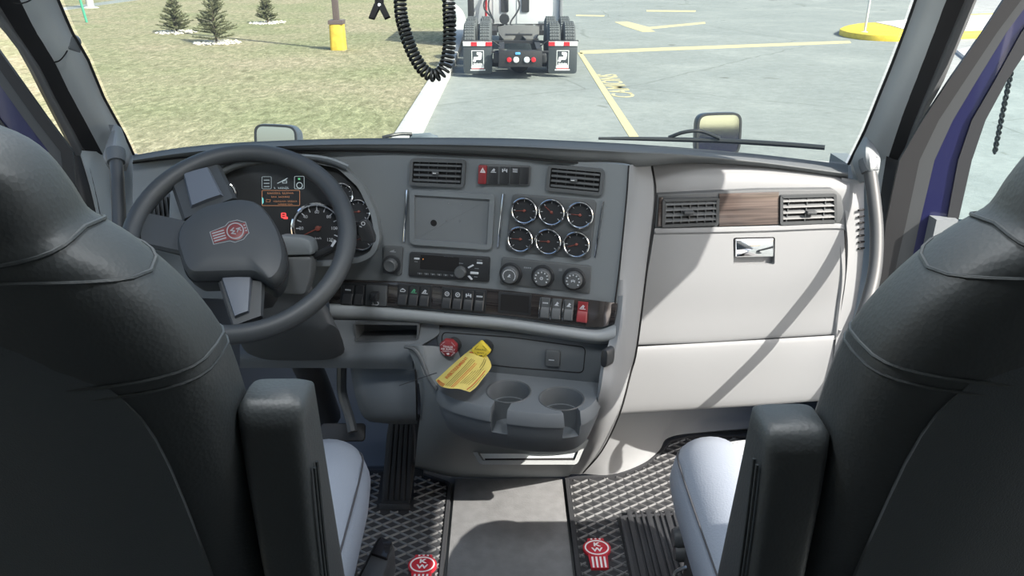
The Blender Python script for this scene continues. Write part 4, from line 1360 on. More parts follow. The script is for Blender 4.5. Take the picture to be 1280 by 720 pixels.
# round selector knob left of the radio
kn = thing('selector_knob', 'round black knob on a small square panel left of the radio', 'knob', S.at(491, 324))
q = MB(); prism(q, S, S.hits([(480, 306.5), (504.5, 308), (502.5, 343.5), (479, 341)]), 0, 0.005, 0.0015, 0.006); q.build('panel', DARKER, kn)
a, b = S.hit(491, 329.5)
q = MB(); lathe(q, S, a, b, [(0.021, 0.005), (0.021, 0.008), (0.0175, 0.009)], 28); q.build('collar', BLACK, kn)
q = MB(); lathe(q, S, a, b, [(0.015, 0.008), (0.0145, 0.022), (0.012, 0.0235), (0.009, 0.022)], 28); q.build('knob', DARKER, kn)
q = MB(); a, b = S.hit(492, 313); prism(q, S, [(a - 0.007, b - 0.003), (a + 0.007, b - 0.003), (a + 0.007, b - 0.001), (a + 0.002, b - 0.001), (a + 0.004, b + 0.003), (a - 0.002, b + 0.001), (a - 0.007, b - 0.001)], 0.005, 0.0056); q.build('symbol', GREYPRINT, kn)

# radio
ra = thing('radio', 'black car radio with small white buttons under the tablet bay', 'radio', S.at(562, 333))
rp = [(513, 314.5), (613, 321), (611.5, 352), (511, 344.5)]
q = MB(); prism(q, S, S.hits(rp), 0, 0.006, 0.002, 0.005); q.build('faceplate', BLACK, ra)
q = MB(); prism(q, S, S.hits([(527, 317.5), (575, 321), (574.5, 339), (526, 335)]), 0.006, 0.0066, 0, 0.003); q.build('display_window', VOID, ra)
q = MB(); a, b = S.hit(577, 338.5); lathe(q, S, a, b, [(0.013, 0.006), (0.0125, 0.017), (0.011, 0.019), (0.002, 0.019)], 26); q.build('volume_knob', DARKER, ra)
for px4 in ([(519, 321.2), (525.5, 321.6), (525.5, 323.6), (519, 323.2)], [(597, 326.5), (604, 327), (604, 329), (597, 328.5)], [(589, 338.5), (599, 339.3), (599, 342), (589, 341.2)], [(585.5, 333), (592, 329.5), (593.5, 331), (587, 334.5)], [(585.5, 344), (588, 343.5), (592, 348), (590, 349)]):
    q = MB(); prism(q, S, S.hits(px4), 0.006, 0.0085, 0.0005, 0.001); q.build('button', PRINT, ra)
for k in range(6):
    q = MB(); x = 526 + k * 8.1; a, b = S.hit(x, 341 + k * 0.5); box(q, S, a - 0.0055, a + 0.0055, b - 0.002, b + 0.002, 0.006, 0.0078, 0.0005); bt = q.build('preset_button', DARKER, ra)
    label_text('numeral', str(k + 1), S, a, b, 0.0045, PRINT, bt, c=0.0079)
q = MB()
for x, y, wd in ((562, 320.4, 0.011), (600.5, 324.4, 0.006), (521.5, 326.2, 0.004), (577.5, 328.3, 0.005), (597, 334.8, 0.005), (596, 345.2, 0.004)):
    a, b = S.hit(x, y); n_ = int(wd / 0.0015)
    for j in range(n_):
        box(q, S, a - wd + j * 2 * wd / n_, a - wd + (j + 0.7) * 2 * wd / n_, b - 0.0008, b + 0.0008, 0.006, 0.0064)
tag(q.build('fine_print', GREYPRINT, ra), kind='stuff')
q = MB(); a, b = S.hit(530, 323); lathe(q, S, a, b, [(0.0012, 0.006), (0.0010, 0.0068)], 8); q.build('indicator_light', mat('lit_orange', (0.2, 0.05, 0), 0.5, emit=((1.0, 0.4, 0.1), 0.6)), ra)

# climate controls
cc = thing('climate_panel', 'heater panel with three round dials below the six gauges', 'control panel', S.at(682, 343))
q = MB(); prism(q, S, S.hits([(627.5, 321), (739.5, 332), (737, 366.5), (625, 354)]), 0, 0.005, 0.002, 0.006); q.build('panel', DARKER, cc)
for i, (x, y) in enumerate(((639, 341.5), (679, 344.5), (718, 348))):
    a, b = S.hit(x, y)
    q = MB(); lathe(q, S, a, b, [(0.0255, 0.005), (0.0245, 0.009), (0.0235, 0.010)], 32); cl_ = q.build('dial_collar', BLACK, cc)
    q = MB(); lathe(q, S, a, b, [(0.0195, 0.009), (0.0185, 0.020), (0.0165, 0.022), (0.001, 0.022)], 32); kb_ = q.build('dial', DARKER, cc)
    q = MB()
    for k in range(9 if i else 14):
        t = rad(215 - (250 / (8 if i else 13)) * k); f = S.sub(a + math.cos(t) * 0.0135, b + math.sin(t) * 0.0135, 0.022, t)
        if i: box(q, f, -0.0016, 0.0016, -0.0012, 0.0012, 0, 0.0004)
        else: box(q, f, -0.0008, 0.0008, -0.0019, 0.0019, 0, 0.0004)
    symbol(q, S, a, b, ('flame', 'ring', 'axle')[i], 0.0045, 0.022)
    tag(q.build('dial_print', PRINT, kb_), kind='stuff')
q = MB()
a, b = S.hit(660, 334); 
for j in range(4): box(q, S, a - 0.008 + j * 0.0042, a - 0.005 + j * 0.0042, b - 0.0015, b + 0.0015, 0.005, 0.0054)
a, b = S.hit(701, 336.5); symbol(q, S, a, b, 'bars', 0.004, 0.005); q.build('panel_print', GREYPRINT, cc)

# wood-trimmed switch bar
sb = thing('switch_bar', 'long dark wood trimmed bar of rocker switches across the lower stack', 'switch panel', S.at(600, 378))
top = [(412, 349.5), (440, 349.5), (500, 351.5), (560, 356), (620, 361.5), (680, 368), (745, 375.5), (772, 379)]
bot = [(769, 404), (745, 409.5), (700, 404), (640, 395), (580, 389), (520, 384), (460, 380), (412, 379)]
q = MB(); prism(q, S, S.hits(top + bot), 0, 0.007, 0.003, 0.004); q.build('wood_trim', WOODDK, sb)
q = MB(); sheet(q, [[S.w(x, y0, c) for x, y0, y1, c in bars_] for bars_ in ([(736, 374.5, 0, 0.009), (756, 377, 0, 0.012), (772, 379, 0, 0.0)], [(734, 391, 0, 0.010), (754, 393, 0, 0.014), (770, 392, 0, 0.0)], [(732, 408, 0, 0.009), (752, 408.5, 0, 0.012), (768, 404, 0, 0.0)])], 6, 4)
q.build('end_cap', mat('smoked_chrome', (0.20, 0.18, 0.17), 0.18, metal=0.8), sb)
def plate(px4, m=BLACK):
    q = MB(); prism(q, S, S.hits(px4), 0.006, 0.009, 0.001, 0.003); return q.build('switch_bezel', m, sb)
plate([(428, 352), (487, 353), (485.5, 382), (427, 379.5)])
plate([(498.5, 353), (541.5, 355.5), (540.5, 383), (498, 380)])
plate([(553.5, 357), (610, 361.5), (608, 389), (552.5, 383.5)])
plate([(624.5, 363), (665.5, 366.5), (664, 393), (623.5, 389)])
q = MB(); prism(q, S, S.hits([(627.5, 366), (662.5, 369), (661.5, 389.5), (626.5, 386)]), 0.009, 0.0096, 0, 0.002); q.build('blank_display', VOID, sb)
def rocker(px4, sym, m=BLACK, pm=PRINT, tilt=0.5, name='rocker_switch', chrome=False):
    hp = S.hits(px4)
    (ax, ay), (bx, by), (cx, cy), (dx, dy) = hp
    def at(u, v, c):
        return S.pt((1 - v) * ((1 - u) * ax + u * bx) + v * ((1 - u) * dx + u * cx), (1 - v) * ((1 - u) * ay + u * by) + v * ((1 - u) * dy + u * cy), c)
    q = MB()
    prof = [(0.02, 0.008), (0.04, 0.012), (0.45, 0.0125), (0.62, 0.0175), (0.90, 0.0195), (0.97, 0.016), (0.98, 0.008)]
    vs, fs = [], []
    for v, c in prof:
        for u in (0.06, 0.14, 0.86, 0.94):
            vs.append(at(u, v, c - (0.0015 if u in (0.06, 0.94) else 0)))
    for i in range(len(prof) - 1):
        for k in range(3):
            fs.append((i * 4 + k, i * 4 + k + 1, (i + 1) * 4 + k + 1, (i + 1) * 4 + k))
    for k0 in (0, 3):
        fs.append(tuple(i * 4 + k0 for i in range(len(prof))))
    fs += [(0, 1, 2, 3), tuple((len(prof) - 1) * 4 + k for k in range(4)), (0, 3, (len(prof) - 1) * 4 + 3, (len(prof) - 1) * 4)]
    q.add(vs, fs)
    o = q.build(name, m, sb, angle=25)
    if sym:
        f = Frame(at(0.5, 0.25, 0.0127), S.u, S.v)
        q = MB(); symbol(q, f, 0, 0, sym, 0.0068 if not chrome else 0.006, 0.0, 0.0005); q.build('symbol', pm, o)
    if chrome:
        q = MB(); tube(q, [at(0.0, 0.02, 0.010), at(-0.04, 0.35, 0.014), at(-0.06, 0.7, 0.018), at(-0.02, 0.98, 0.014)], 0.0013, 6, smooth=4); q.build('chrome_edge', CHROME, o)
    return o
rocker([(431, 354), (445.5, 354.5), (444, 379), (430, 378)], 'word')
rocker([(446, 354), (458.5, 354.5), (457.5, 380), (445, 379)], None)
q = MB(); prism(q, S, S.hits([(460, 354.5), (486, 355.5), (485, 381), (459, 380)]), 0.009, 0.012, 0.001, 0.003); tp = q.build('trailer_switch_guard', DARKER, sb)
q = MB(); prism(q, S, S.hits([(467.5, 362), (477, 362.5), (476, 374), (467, 373.5)]), 0.012, 0.026, 0.003, 0.003); q.build('lever', BLACK, tp)
q = MB(); a, b = S.hit(472, 377); symbol(q, S, a, b, 'tank', 0.0075, 0.012); q.build('symbol', PRINT, tp)
for i, (x, s, pm) in enumerate(((499.8, 'engine', PRINT), (513.2, 'arm', GREENPRINT), (526.8, 'arm', PRINT))):
    y = 354.3 + i * 0.8; rocker([(x, y), (x + 13.2, y + .8), (x + 12, y + 26), (x - 1, y + 25.2)], s, pm=pm)
for i, (x, s) in enumerate(((554.5, 'ring'), (567.8, 'ring'), (581.2, 'axle'), (595, 'word'))):
    y = 358.3 + i * 1.1; rocker([(x, y), (x + 13.2, y + 1), (x + 12, y + 26.5), (x - 1, y + 25.5)], s)
for i, (x, s) in enumerate(((677, 'word'), (691, 'flame'), (706, 'flame'))):
    y = 369.5 + i * 1.4; rocker([(x, y), (x + 13, y + 1), (x + 11.5, y + 27), (x - 1.5, y + 26)], s, m=DARKER, chrome=True)
o = rocker([(722.5, 374.5), (737, 376), (735, 402), (720.5, 400.5)], 'arm', m=RED)

# ================================================================== PASSENGER SIDE UNITS
wp = thing('wood_trim_panel', 'long brown wood grain trim strip above the glove box', 'trim panel', GB.at(932, 262))
pp = [(822, 244), (860, 242), (950, 238), (1040, 237), (1049, 244), (1052, 262), (1050, 275), (1044, 279), (950, 281), (819, 285)]
hp = GB.hits(pp)
q = MB(); prism(q, GB, offset(hp, -0.003), -0.012, 0.006, 0.003, 0.006); q.build('surround', DARKER, wp)
q = MB(); prism(q, GB, GB.hits([(897, 241), (972, 239), (972, 279), (897, 281.5)]), 0.006, 0.010, 0.002); q.build('wood_veneer', WOOD, wp)
q = MB(); prism(q, GB, GB.hits([(823, 246), (828, 245.5), (826, 282), (820.5, 282)]), 0.006, 0.0095, 0.002); q.build('wood_veneer', WOOD, wp)
def dash_vent(px4, label, nf, knob):
    ctr = (sum(p[0] for p in px4) / 4, sum(p[1] for p in px4) / 4)
    t = thing('air_vent', label, 'air vent', GB.at(*ctr))
    pl = GB.hits(px4); p = round_poly(pl, 0.005)
    q = MB(); ringprism(q, GB, offset(p, -0.001), offset(p, 0.006), 0.004, 0.014); q.build('vent_frame', GUNMETAL, t)
    q = MB(); prism(q, GB, offset(p, 0.005), 0.005, 0.0066); q.build('duct', VOID, t)
    (ax, ay), (bx, by), (cx, cy), (dx, dy) = pl
    for k in range(4):
        v = 0.2 + 0.6 * k / 3
        l = (ax + (dx - ax) * v + 0.006, ay + (dy - ay) * v); r = (bx + (cx - bx) * v - 0.006, by + (cy - by) * v)
        f = GB
        q = MB()
        q.add([f.pt(l[0], l[1] + 0.001, 0.014), f.pt(r[0], r[1] + 0.001, 0.014), f.pt(r[0], r[1] - 0.001, 0.015), f.pt(l[0], l[1] - 0.001, 0.015), f.pt(l[0], l[1] + 0.006, 0.0066), f.pt(r[0], r[1] + 0.006, 0.0066), f.pt(r[0], r[1] + 0.004, 0.0064), f.pt(l[0], l[1] + 0.004, 0.0064)],
              [(0, 1, 2, 3), (4, 5, 1, 0), (3, 2, 6, 7), (0, 3, 7, 4), (1, 5, 6, 2), (4, 7, 6, 5)])
        q.build('louvre', DARKER, t)
    for k in range(nf):
        u = (k + 0.5) / nf
        q = MB(); x = ax + (bx - ax) * u; y0 = ay - 0.008; y1 = dy + 0.008
        box(q, GB, x - 0.0012, x + 0.0012, y1, y0, 0.0064, 0.012); q.build('fin', DARKER, t)
    q = MB(); x, y = GB.hit(*knob)
    box(q, GB, x - 0.012, x + 0.012, y - 0.004, y + 0.004, 0.013, 0.024, 0.002, 0.003); q.build('vent_tab', GUNMETAL, t)
dash_vent([(827, 247.5), (896.5, 245.5), (895.5, 279), (826, 282)], 'silver edged louvred vent at the left end of the wood strip', 7, (858, 263))
dash_vent([(973, 243), (1042, 241), (1043, 276), (973, 279)], 'louvred vent at the right end of the wood strip', 3, (1010, 263))

gb = thing('glove_box', 'large pale grey glove box lid with a chrome latch', 'glove box', GB.at(930, 355))
q = MB()
g1 = [(818, 288), (880, 287), (960, 285), (1046, 282), (1055, 287)]
g2 = [(809, 345), (880, 345), (960, 343), (1048, 339), (1055, 340)]
g3 = [(802, 392), (880, 391), (960, 387), (1044, 382), (1049, 382)]
g4 = [(796, 430), (880, 427), (960, 422), (1040, 417), (1044, 416)]
rws = []
for line, c in ((g1, 0.004), (g1, 0.013), (g2, 0.016), (g3, 0.010), (g4, 0.006), (g4, -0.004)):
    rws.append([GB.w(x, y, c - (0.006 if i == 4 else 0)) for i, (x, y) in enumerate(line)])
rws[1] = [p - GB.v * 0.004 for p in rws[1]]
rws[4] = [p + GB.v * 0.004 for p in rws[4]]
sheet(q, rws, 5, 5, 0.012)
lid = q.build('lid', LIGHT, gb)
k1 = MB(); prism(k1, GB, GB.hits([(914, 295), (966, 294), (965, 328), (914, 329)]), 0.0, 0.08, 0, 0.006)
cut(lid, [k1])
q = MB(); prism(q, GB, GB.hits([(913, 294), (967, 293), (966, 329), (913, 330)]), -0.004, 0.001, 0, 0.006); q.build('latch_recess', LIGHT, gb)
q = MB()
hx = GB.hits([(916, 296), (964, 295), (964, 318), (916, 319)])
prism(q, GB, hx, 0.012, 0.018, 0.003, 0.003); hd = q.build('latch_handle', CHROME, gb)
q = MB(); prism(q, GB, offset(hx, 0.006), 0.0, 0.012); q.build('latch_stem', DARKER, gb)
q = MB()
pts = [(818, 287), (880, 286), (960, 283.5), (1040, 281), (1050, 282.5), (1056, 289), (1057, 300), (1055, 330), (1051, 370), (1044, 417), (960, 423), (880, 427.5), (795, 431.5), (800, 395), (806, 360), (812, 325), (818, 290)]
tube(q, [GB.w(x, y, -0.002) for x, y in pts], 0.0020, 6); q.build('lid_gap', VOID, gb)
lp = thing('lower_dash_panel', 'pale grey lower panel under the glove box', 'panel', GB.at(915, 465))
q = MB()
g1 = [(793, 434), (870, 430), (960, 425), (1043, 420)]
g2 = [(787, 462), (870, 461), (955, 457), (1036, 452)]
g3 = [(776, 514), (860, 509), (945, 504), (1024, 498)]
rws = []
for line, c in ((g1, -0.004), (g1, 0.012), (g2, 0.014), (g3, 0.002), (g3, -0.02)):
    rws.append([GB.w(x, y, c) for x, y in line])
rws[1] = [p - GB.v * 0.004 for p in rws[1]]
sheet(q, rws, 5, 5, 0.010); q.build('panel', LIGHT, lp)

# ================================================================== CENTRE CONSOLE
BP = Frame(Py(650, 445, 1.60), (math.cos(rad(12)), -math.sin(rad(12)), 0), (0.06, 0.12, 1))
co_ = thing('centre_console', 'grey centre console with two cup holders below the stack', 'console', (0.05, 1.75, 0.0))
cg = [
    [P(508, 432, 1.79), P(526, 432, 1.775), P(545, 433, 1.80), P(640, 440, 1.90), P(720, 446, 1.88), P(757, 452, 1.82)],
    [P(520, 462, 1.80), P(533, 462, 1.785), P(546, 464, 1.80), P(640, 470, 1.89), P(720, 474, 1.87), P(754, 476, 1.80)],
    [P(526, 505, 1.86), P(548, 503, 1.80), P(566, 505, 1.79), P(640, 520, 1.86), P(715, 525, 1.85), P(748, 505, 1.79)],
    [P(522, 545, 1.97), P(553, 545, 1.90), P(580, 545, 1.87), P(645, 555, 1.93), P(710, 556, 1.92), P(735, 552, 1.93)],
    [P(519, 578, 2.10), P(553, 580, 2.09), P(590, 580, 2.09), P(650, 581, 2.09), P(706, 580, 2.09), P(724, 575, 2.12)],
    [P(518, 584, 2.30), P(560, 595, 2.305), P(600, 597, 2.312), P(650, 597, 2.312), P(703, 596, 2.312), P(712, 594, 2.30)]]
q = MB(); sheet(q, cg, 5, 5, 0.012)
q.build('console_body', DARK, co_)
q = MB(); tube(q, [P(506, 433, 1.785), P(518, 437, 1.775), P(527, 450, 1.772), P(535, 470, 1.772), P(546, 487, 1.768)], 0.0045, 8, smooth=5); q.build('edge_bead', DARKER, co_)
q = MB(); tube(q, [P(519, 462, 1.795), P(520.5, 490, 1.815), P(521, 525, 1.90)], 0.002, 6, smooth=4); q.build('trim_seam', VOID, co_)
# brake valve panel
bp_ = thing('brake_valve_panel', 'dark grey panel for the brake knobs between switch bar and cup holders', 'control panel', Frame(BP.pt(0, 0), BP.u, BP.v))
q = MB(); prism(q, BP, BP.hits([(541, 409), (600, 412), (690, 421), (767, 431), (763, 452), (756, 480), (740, 484), (650, 478), (552, 460)]), -0.06, 0.0, 0.006, 0.012); q.build('panel', LOWM, bp_)
q = MB(); pr = BP.hits([(553, 415), (640, 421.5), (732, 434), (729, 466), (640, 459), (551, 449)])
rp_ = round_poly(pr, 0.012); tube(q, [BP.pt(a, b, 0.0005) for a, b in rp_], 0.0011, 5, closed=True); q.build('inset_line', VOID, bp_)
q = MB(); prism(q, BP, BP.hits([(682.5, 436), (701, 437.5), (700, 458), (682, 456.5)]), 0, 0.008, 0.003, 0.006); sc_ = q.build('socket_cover', DARKER, bp_)
q = MB(); a, b = BP.hit(690, 448.5)
for j in range(4): box(q, BP, a - 0.006 + j * 0.0032, a - 0.0036 + j * 0.0032, b - 0.001, b + 0.001, 0.008, 0.0085)
q.build('cover_print', PRINT, sc_)
q = MB(); f = Frame(P(757, 447, 1.695), (0.75, -0.66, 0), (0, 0.1, 1)); prism(q, f, sell(0, 0, 0.009, 0.021, 3, 20), -0.02, 0.007, 0.003); q.build('side_rocker', BLACK, bp_)
# knobs
def octagon(F, r, rot=0.0): return [(r * math.cos(rot + k * math.pi / 4), r * math.sin(rot + k * math.pi / 4)) for k in range(8)]
kr = thing('trailer_brake_knob', 'red octagonal brake knob at the left of the brake panel', 'knob', BP.at(561, 434))
a, b = BP.hit(568, 430); q = MB(); lathe(q, BP, a, b, [(0.017, 0), (0.017, 0.006), (0.012, 0.008), (0.012, 0.025)], 20); q.build('stem', BLACK, kr)
a, b = BP.hit(560.5, 435, 0.03); KF = BP.sub(a, b, 0.0)
q = MB(); prism(q, KF, octagon(KF, 0.0218, math.pi / 8), 0.022, 0.034, 0.004); kn_ = q.build('knob', RED, kr)
q = MB()
strokes(q, KF, 0, -0.0066, 0.028, 0.0026, 0.0341, 0.0003, 4)
for s, y, z in (('TRAILER', 0.004, 0.0068), ('AIR SUPPLY', -0.002, 0.0068)):
    text_mb(q, s, KF, 0, y, z, c=0.0342, ext=0.0001, sx=0.95)
for k in range(4):
    t = math.pi / 4 + k * math.pi / 2
    strokes(q, KF.sub(0.0165 * math.cos(t), 0.0165 * math.sin(t), 0.0, t + math.pi / 2), 0, 0, 0.011, 0.0026, 0.0341, 0.0003, k)

prism(q, KF, [(-0.004, -0.012), (0.002, -0.010), (0.004, -0.013), (0.0, -0.0155)], 0.034, 0.0344)
q.build('knob_lettering', WHITEP, kn_, normals=False)
ky = thing('parking_brake_knob', 'yellow diamond parking brake knob with the paper tag behind it', 'knob', BP.at(605, 436))
a, b = BP.hit(608, 433); q = MB(); lathe(q, BP, a, b, [(0.017, 0), (0.017, 0.006), (0.010, 0.008), (0.010, 0.045)], 20); q.build('stem', BLACK, ky)
a, b = BP.hit(601, 438.5, 0.055); KF = BP.sub(a, b, 0.0)
sq = [(0.0235, 0), (0, 0.0235), (-0.0235, 0), (0, -0.0235)]
q = MB(); prism(q, KF, sq, 0.045, 0.057, 0.003, 0.006); kn_ = q.build('knob', YKNOB, ky)
q = MB(); 
text_mb(q, 'PARKING', KF, 0, 0.003, 0.0065, c=0.0572, ext=0.0001); text_mb(q, 'BRAKE', KF, 0, -0.0045, 0.0055, c=0.0572, ext=0.0001)
prism(q, KF, [(-0.004, -0.0105), (0.004, -0.009), (0.005, -0.012), (-0.002, -0.0135)], 0.057, 0.0574)
for k in range(4):
    t = k * math.pi / 2 + math.pi / 4; f = KF.sub(0.0125 * math.cos(t), 0.0125 * math.sin(t), 0.057, t + math.pi / 2); box(q, f, -0.006, 0.006, -0.0004, 0.0004, 0, 0.0004)
q.build('knob_lettering', TAGBLK, kn_, normals=False)
# paper warning tag draped from the yellow knob over the tray
tg = thing('warning_tag', 'crumpled yellow paper tag with red lettering draped over the tray edge', 'tag', P(585, 465, 1.72))
TG = [
    [P(588, 437, 1.785), P(592, 436, 1.780), P(600, 438, 1.775), P(608, 444, 1.77), P(613, 452, 1.77)],
    [P(578, 445, 1.765), P(586, 447, 1.755), P(596, 451, 1.750), P(605, 455, 1.75), P(613.5, 460, 1.75)],
    [P(562, 459, 1.745), P(572, 462, 1.725), P(583, 465, 1.715), P(594, 469, 1.715), P(603, 474, 1.72)],
    [P(550, 470, 1.73), P(560, 474, 1.705), P(571, 477, 1.690), P(583, 479, 1.69), P(595, 484, 1.70)],
    [P(544.5, 475, 1.72), P(551, 482.5, 1.69), P(562, 485.5, 1.675), P(574, 486, 1.675), P(587.5, 490, 1.685)]]
q = MB(); sheet(q, TG, 6, 6, 0.0007); tgo = q.build('paper', YELLOW, tg)
def lerp_line(line, t):
    x = min(max(t, 0.0), 0.9999) * (len(line) - 1)
    k = int(x)
    return line[k].lerp(line[k + 1], x - k)
TGF = [catmull([V(p) for p in r_], 8) for r_ in TG]
def tagpt(u, v, up=0.0012):
    p = lerp_line(catmull([lerp_line(r_, u) for r_ in TGF], 8), v)
    return p + (CAM - p).normalized() * up
def tagtext(q, txt, u0, v0, length, hgt):
    k = MB(); text_mb(k, txt, WORLD, 0, 0, 1.0, c=0, ext=0.0, bold=0.012)
    w_ = max(p.x for p in k.v) - min(p.x for p in k.v)
    q.add([tagpt(u0 - p.y * hgt, v0 - p.x / w_ * length, 0.0014) for p in k.v], k.f)
def tagbar(q, u0, v0, u1, v1, wd):
    a, b = tagpt(u0, v0), tagpt(u1, v1)
    n = 4
    pts = [tagpt(u0 + (u1 - u0) * k / n, v0 + (v1 - v0) * k / n) for k in range(n + 1)]
    tube(q, pts, wd, 5, flat_y=1.0)
q = MB()
tagtext(q, 'AVERTISSEMENT', 0.19, 0.50, 0.50, 0.16)
for v in (0.9, 0.935, 0.97): tagbar(q, 0.05, v, 0.30, v + 0.01, 0.0008)
tagbar(q, 0.5, 0.3, 0.5, 0.95, 0.0007); tagbar(q, 0.55, 0.3, 0.55, 0.95, 0.0005); tagbar(q, 0.9, 0.35, 0.9, 0.95, 0.0009)
tagbar(q, 0.40, 0.10, 0.15, 0.12, 0.0012)
q.build('red_print', TAGRED, tg)
q = MB()
for u in (0.34, 0.39, 0.44, 0.95): tagbar(q, u, 0.25 if u < .9 else .4, u, 0.93, 0.0004)
for k in range(5): tagbar(q, 0.62 + 0.05 * k, 0.45 - 0.03 * k, 0.62 + 0.05 * k, 0.78, 0.00035)
tagbar(q, 0.7, 0.12, 0.7, 0.35, 0.0005); tagbar(q, 0.76, 0.12, 0.76, 0.38, 0.0005)
tag(q.build('fine_print', TAGBLK, tg), kind='stuff')
q = MB(); tube(q, [P(546, 466, 1.72), P(525, 473, 1.73), P(499, 482, 1.74)], 0.0009, 5, smooth=4); q.build('tag_wire', BLACK, tg)

# cup tray
TZ = 0.525
T = flat((0, 0, TZ))
outl = [(544, 452), (545.5, 486), (552, 493), (567, 500), (596, 508), (633, 514), (670, 518), (704, 519), (728, 516), (743, 506), (752, 490), (757, 470), (757, 455)]
o2 = round_poly([T.hit(x, y) for x, y in outl], 0.015, 3)
cx0 = sum(p[0] for p in o2) / len(o2); yb = max(p[1] for p in o2)
def scl(k, sy): return [((p[0] - cx0) * k + cx0, yb - (yb - p[1]) * sy) for p in o2]
q = MB()
rings = []
for z, k, s in ((-0.125, 0.84, 0.80), (-0.11, 0.90, 0.88), (-0.06, 0.975, 0.975), (-0.033, 0.998, 1.0), (-0.030, 1.012, 1.016), (-0.026, 1.012, 1.018), (-0.004, 0.992, 0.99), (0, 0.985, 0.978)):
    rings.append([T.pt(a, b, z) for a, b in scl(k, s)])
loft(q, rings)
tr_ = q.build('cup_tray', TRAYM, co_)
c1, c2 = T.hit(636, 489), T.hit(702, 498)
cuts = []
for (cx, cy), (fx_, fy_) in ((c1, T.hit(619, 520)), (c2, T.hit(722, 526))):
    k1 = MB(); lathe(k1, T, cx, cy, [(0.045, -0.04), (0.048, 0.05)], 32); cuts.append(k1)
    k1 = MB(); lathe(k1, T, cx, cy, [(0.040, -0.095), (0.0415, 0.06)], 32); cuts.append(k1)
    d_ = (V((fx_, fy_)) - V((cx, cy))).normalized(); n_ = V((-d_.y, d_.x)) * 0.019
    e_ = V((cx, cy)) + d_ * 0.16
    k1 = MB(); prism(k1, T, [tuple(V((cx, cy)) - n_), tuple(V((cx, cy)) + n_), tuple(e_ + n_ * 0.9), tuple(e_ - n_ * 0.9)], -0.062, 0.07); cuts.append(k1)
cut(tr_, cuts)
for (cx, cy) in (c1, c2):
    q = MB(); ring_torus(q, T, cx, cy, 0.0485, 0.0016, 0.0, 40, 6); q.build('cup_ring', DARKER, co_)
# pocket in the foot of the console
KP = Frame(P(655, 565, 1.99), (1, 0, 0), (0, 0.55, 1))
q = MB(); kp_ = KP.hits([(584, 552), (732, 554), (721, 580), (600, 580)]); ringprism(q, KP, round_poly(kp_, 0.01), offset(round_poly(kp_, 0.01), 0.010), -0.01, 0.012); q.build('pocket_frame', MID, co_)
q = MB(); prism(q, KP, KP.hits([(590, 552), (727, 554), (716, 576), (606, 576)]), -0.01, 0.003); q.build('pocket_lid', PILLAR, co_)
q = MB(); prism(q, KP, KP.hits([(606, 573), (717, 572), (715, 576.5), (607, 577)]), 0.0, 0.006); q.build('pocket_gap', VOID, co_)

# ---- footwells
q = MB()
tf = [
    [P(726, 592, 2.315), P(765, 593.5, 2.318), P(800, 582, 2.36), P(824, 563, 2.42), P(836, 547, 2.475), P(880, 540, 2.52), P(1000, 530, 2.56)],
    [P(736, 572, 2.26), P(772, 570, 2.30), P(806, 561, 2.37), P(826, 549, 2.42), P(838, 539, 2.47), P(880, 530, 2.53), P(1000, 522, 2.58)],
    [P(752, 540, 2.20), P(782, 537, 2.26), P(812, 532, 2.36), P(832, 529, 2.43), P(845, 527, 2.48), P(890, 520, 2.55), P(1000, 514, 2.62)],
    [P(766, 514, 2.18), P(788, 509, 2.25), P(818, 507, 2.36), P(838, 506, 2.44), P(860, 505, 2.50), P(900, 503, 2.57), P(1000, 500, 2.66)],
    [P(770, 490, 2.18), P(792, 486, 2.25), P(822, 484, 2.36), P(842, 484, 2.44), P(864, 484, 2.50), P(904, 482, 2.57), P(1000, 480, 2.66)]]
sheet(q, tf, 5, 4, 0.01)
fc = tag(q.build('footwell_cover', LIGHT), 'pale moulded cover curving up in front of the passenger mat', 'cover')
fd = thing('driver_footwell', 'grey moulded driver footwell linings under the steering column', 'lining', (-0.3, 2.0, 0.0))
q = MB(); sheet(q, [[P(437, 452, 1.95), P(450, 452, 1.93), P(485, 453, 1.91), P(520, 455, 1.89)], [P(443, 490, 1.94), P(455, 492, 1.91), P(488, 494, 1.89), P(520, 495, 1.88)], [P(452, 518, 1.96), P(464, 521, 1.93), P(490, 523, 1.91), P(521, 523, 1.90)], [P(462, 527, 2.0), P(470, 528, 1.98), P(492, 530, 1.97), P(521, 530, 1.96)]], 5, 4, 0.01); q.build('shaft_cover', LOWM, fd)
q = MB(); sheet(q, [[V((-0.98, 2.24, 0.74)), V((-0.5, 2.24, 0.74)), V((-0.1, 2.24, 0.74))], [V((-0.98, 2.26, 0.35)), V((-0.5, 2.26, 0.35)), V((-0.1, 2.26, 0.35))], [V((-0.98, 2.15, 0.06)), V((-0.5, 2.15, 0.06)), V((-0.1, 2.15, 0.06))], [V((-0.98, 1.98, 0.004)), V((-0.5, 1.98, 0.004)), V((-0.1, 1.98, 0.004))]], 3, 5, 0.01); q.build('toe_board', mat('toe_board_grey', (0.15, 0.165, 0.185), 0.8), fd)
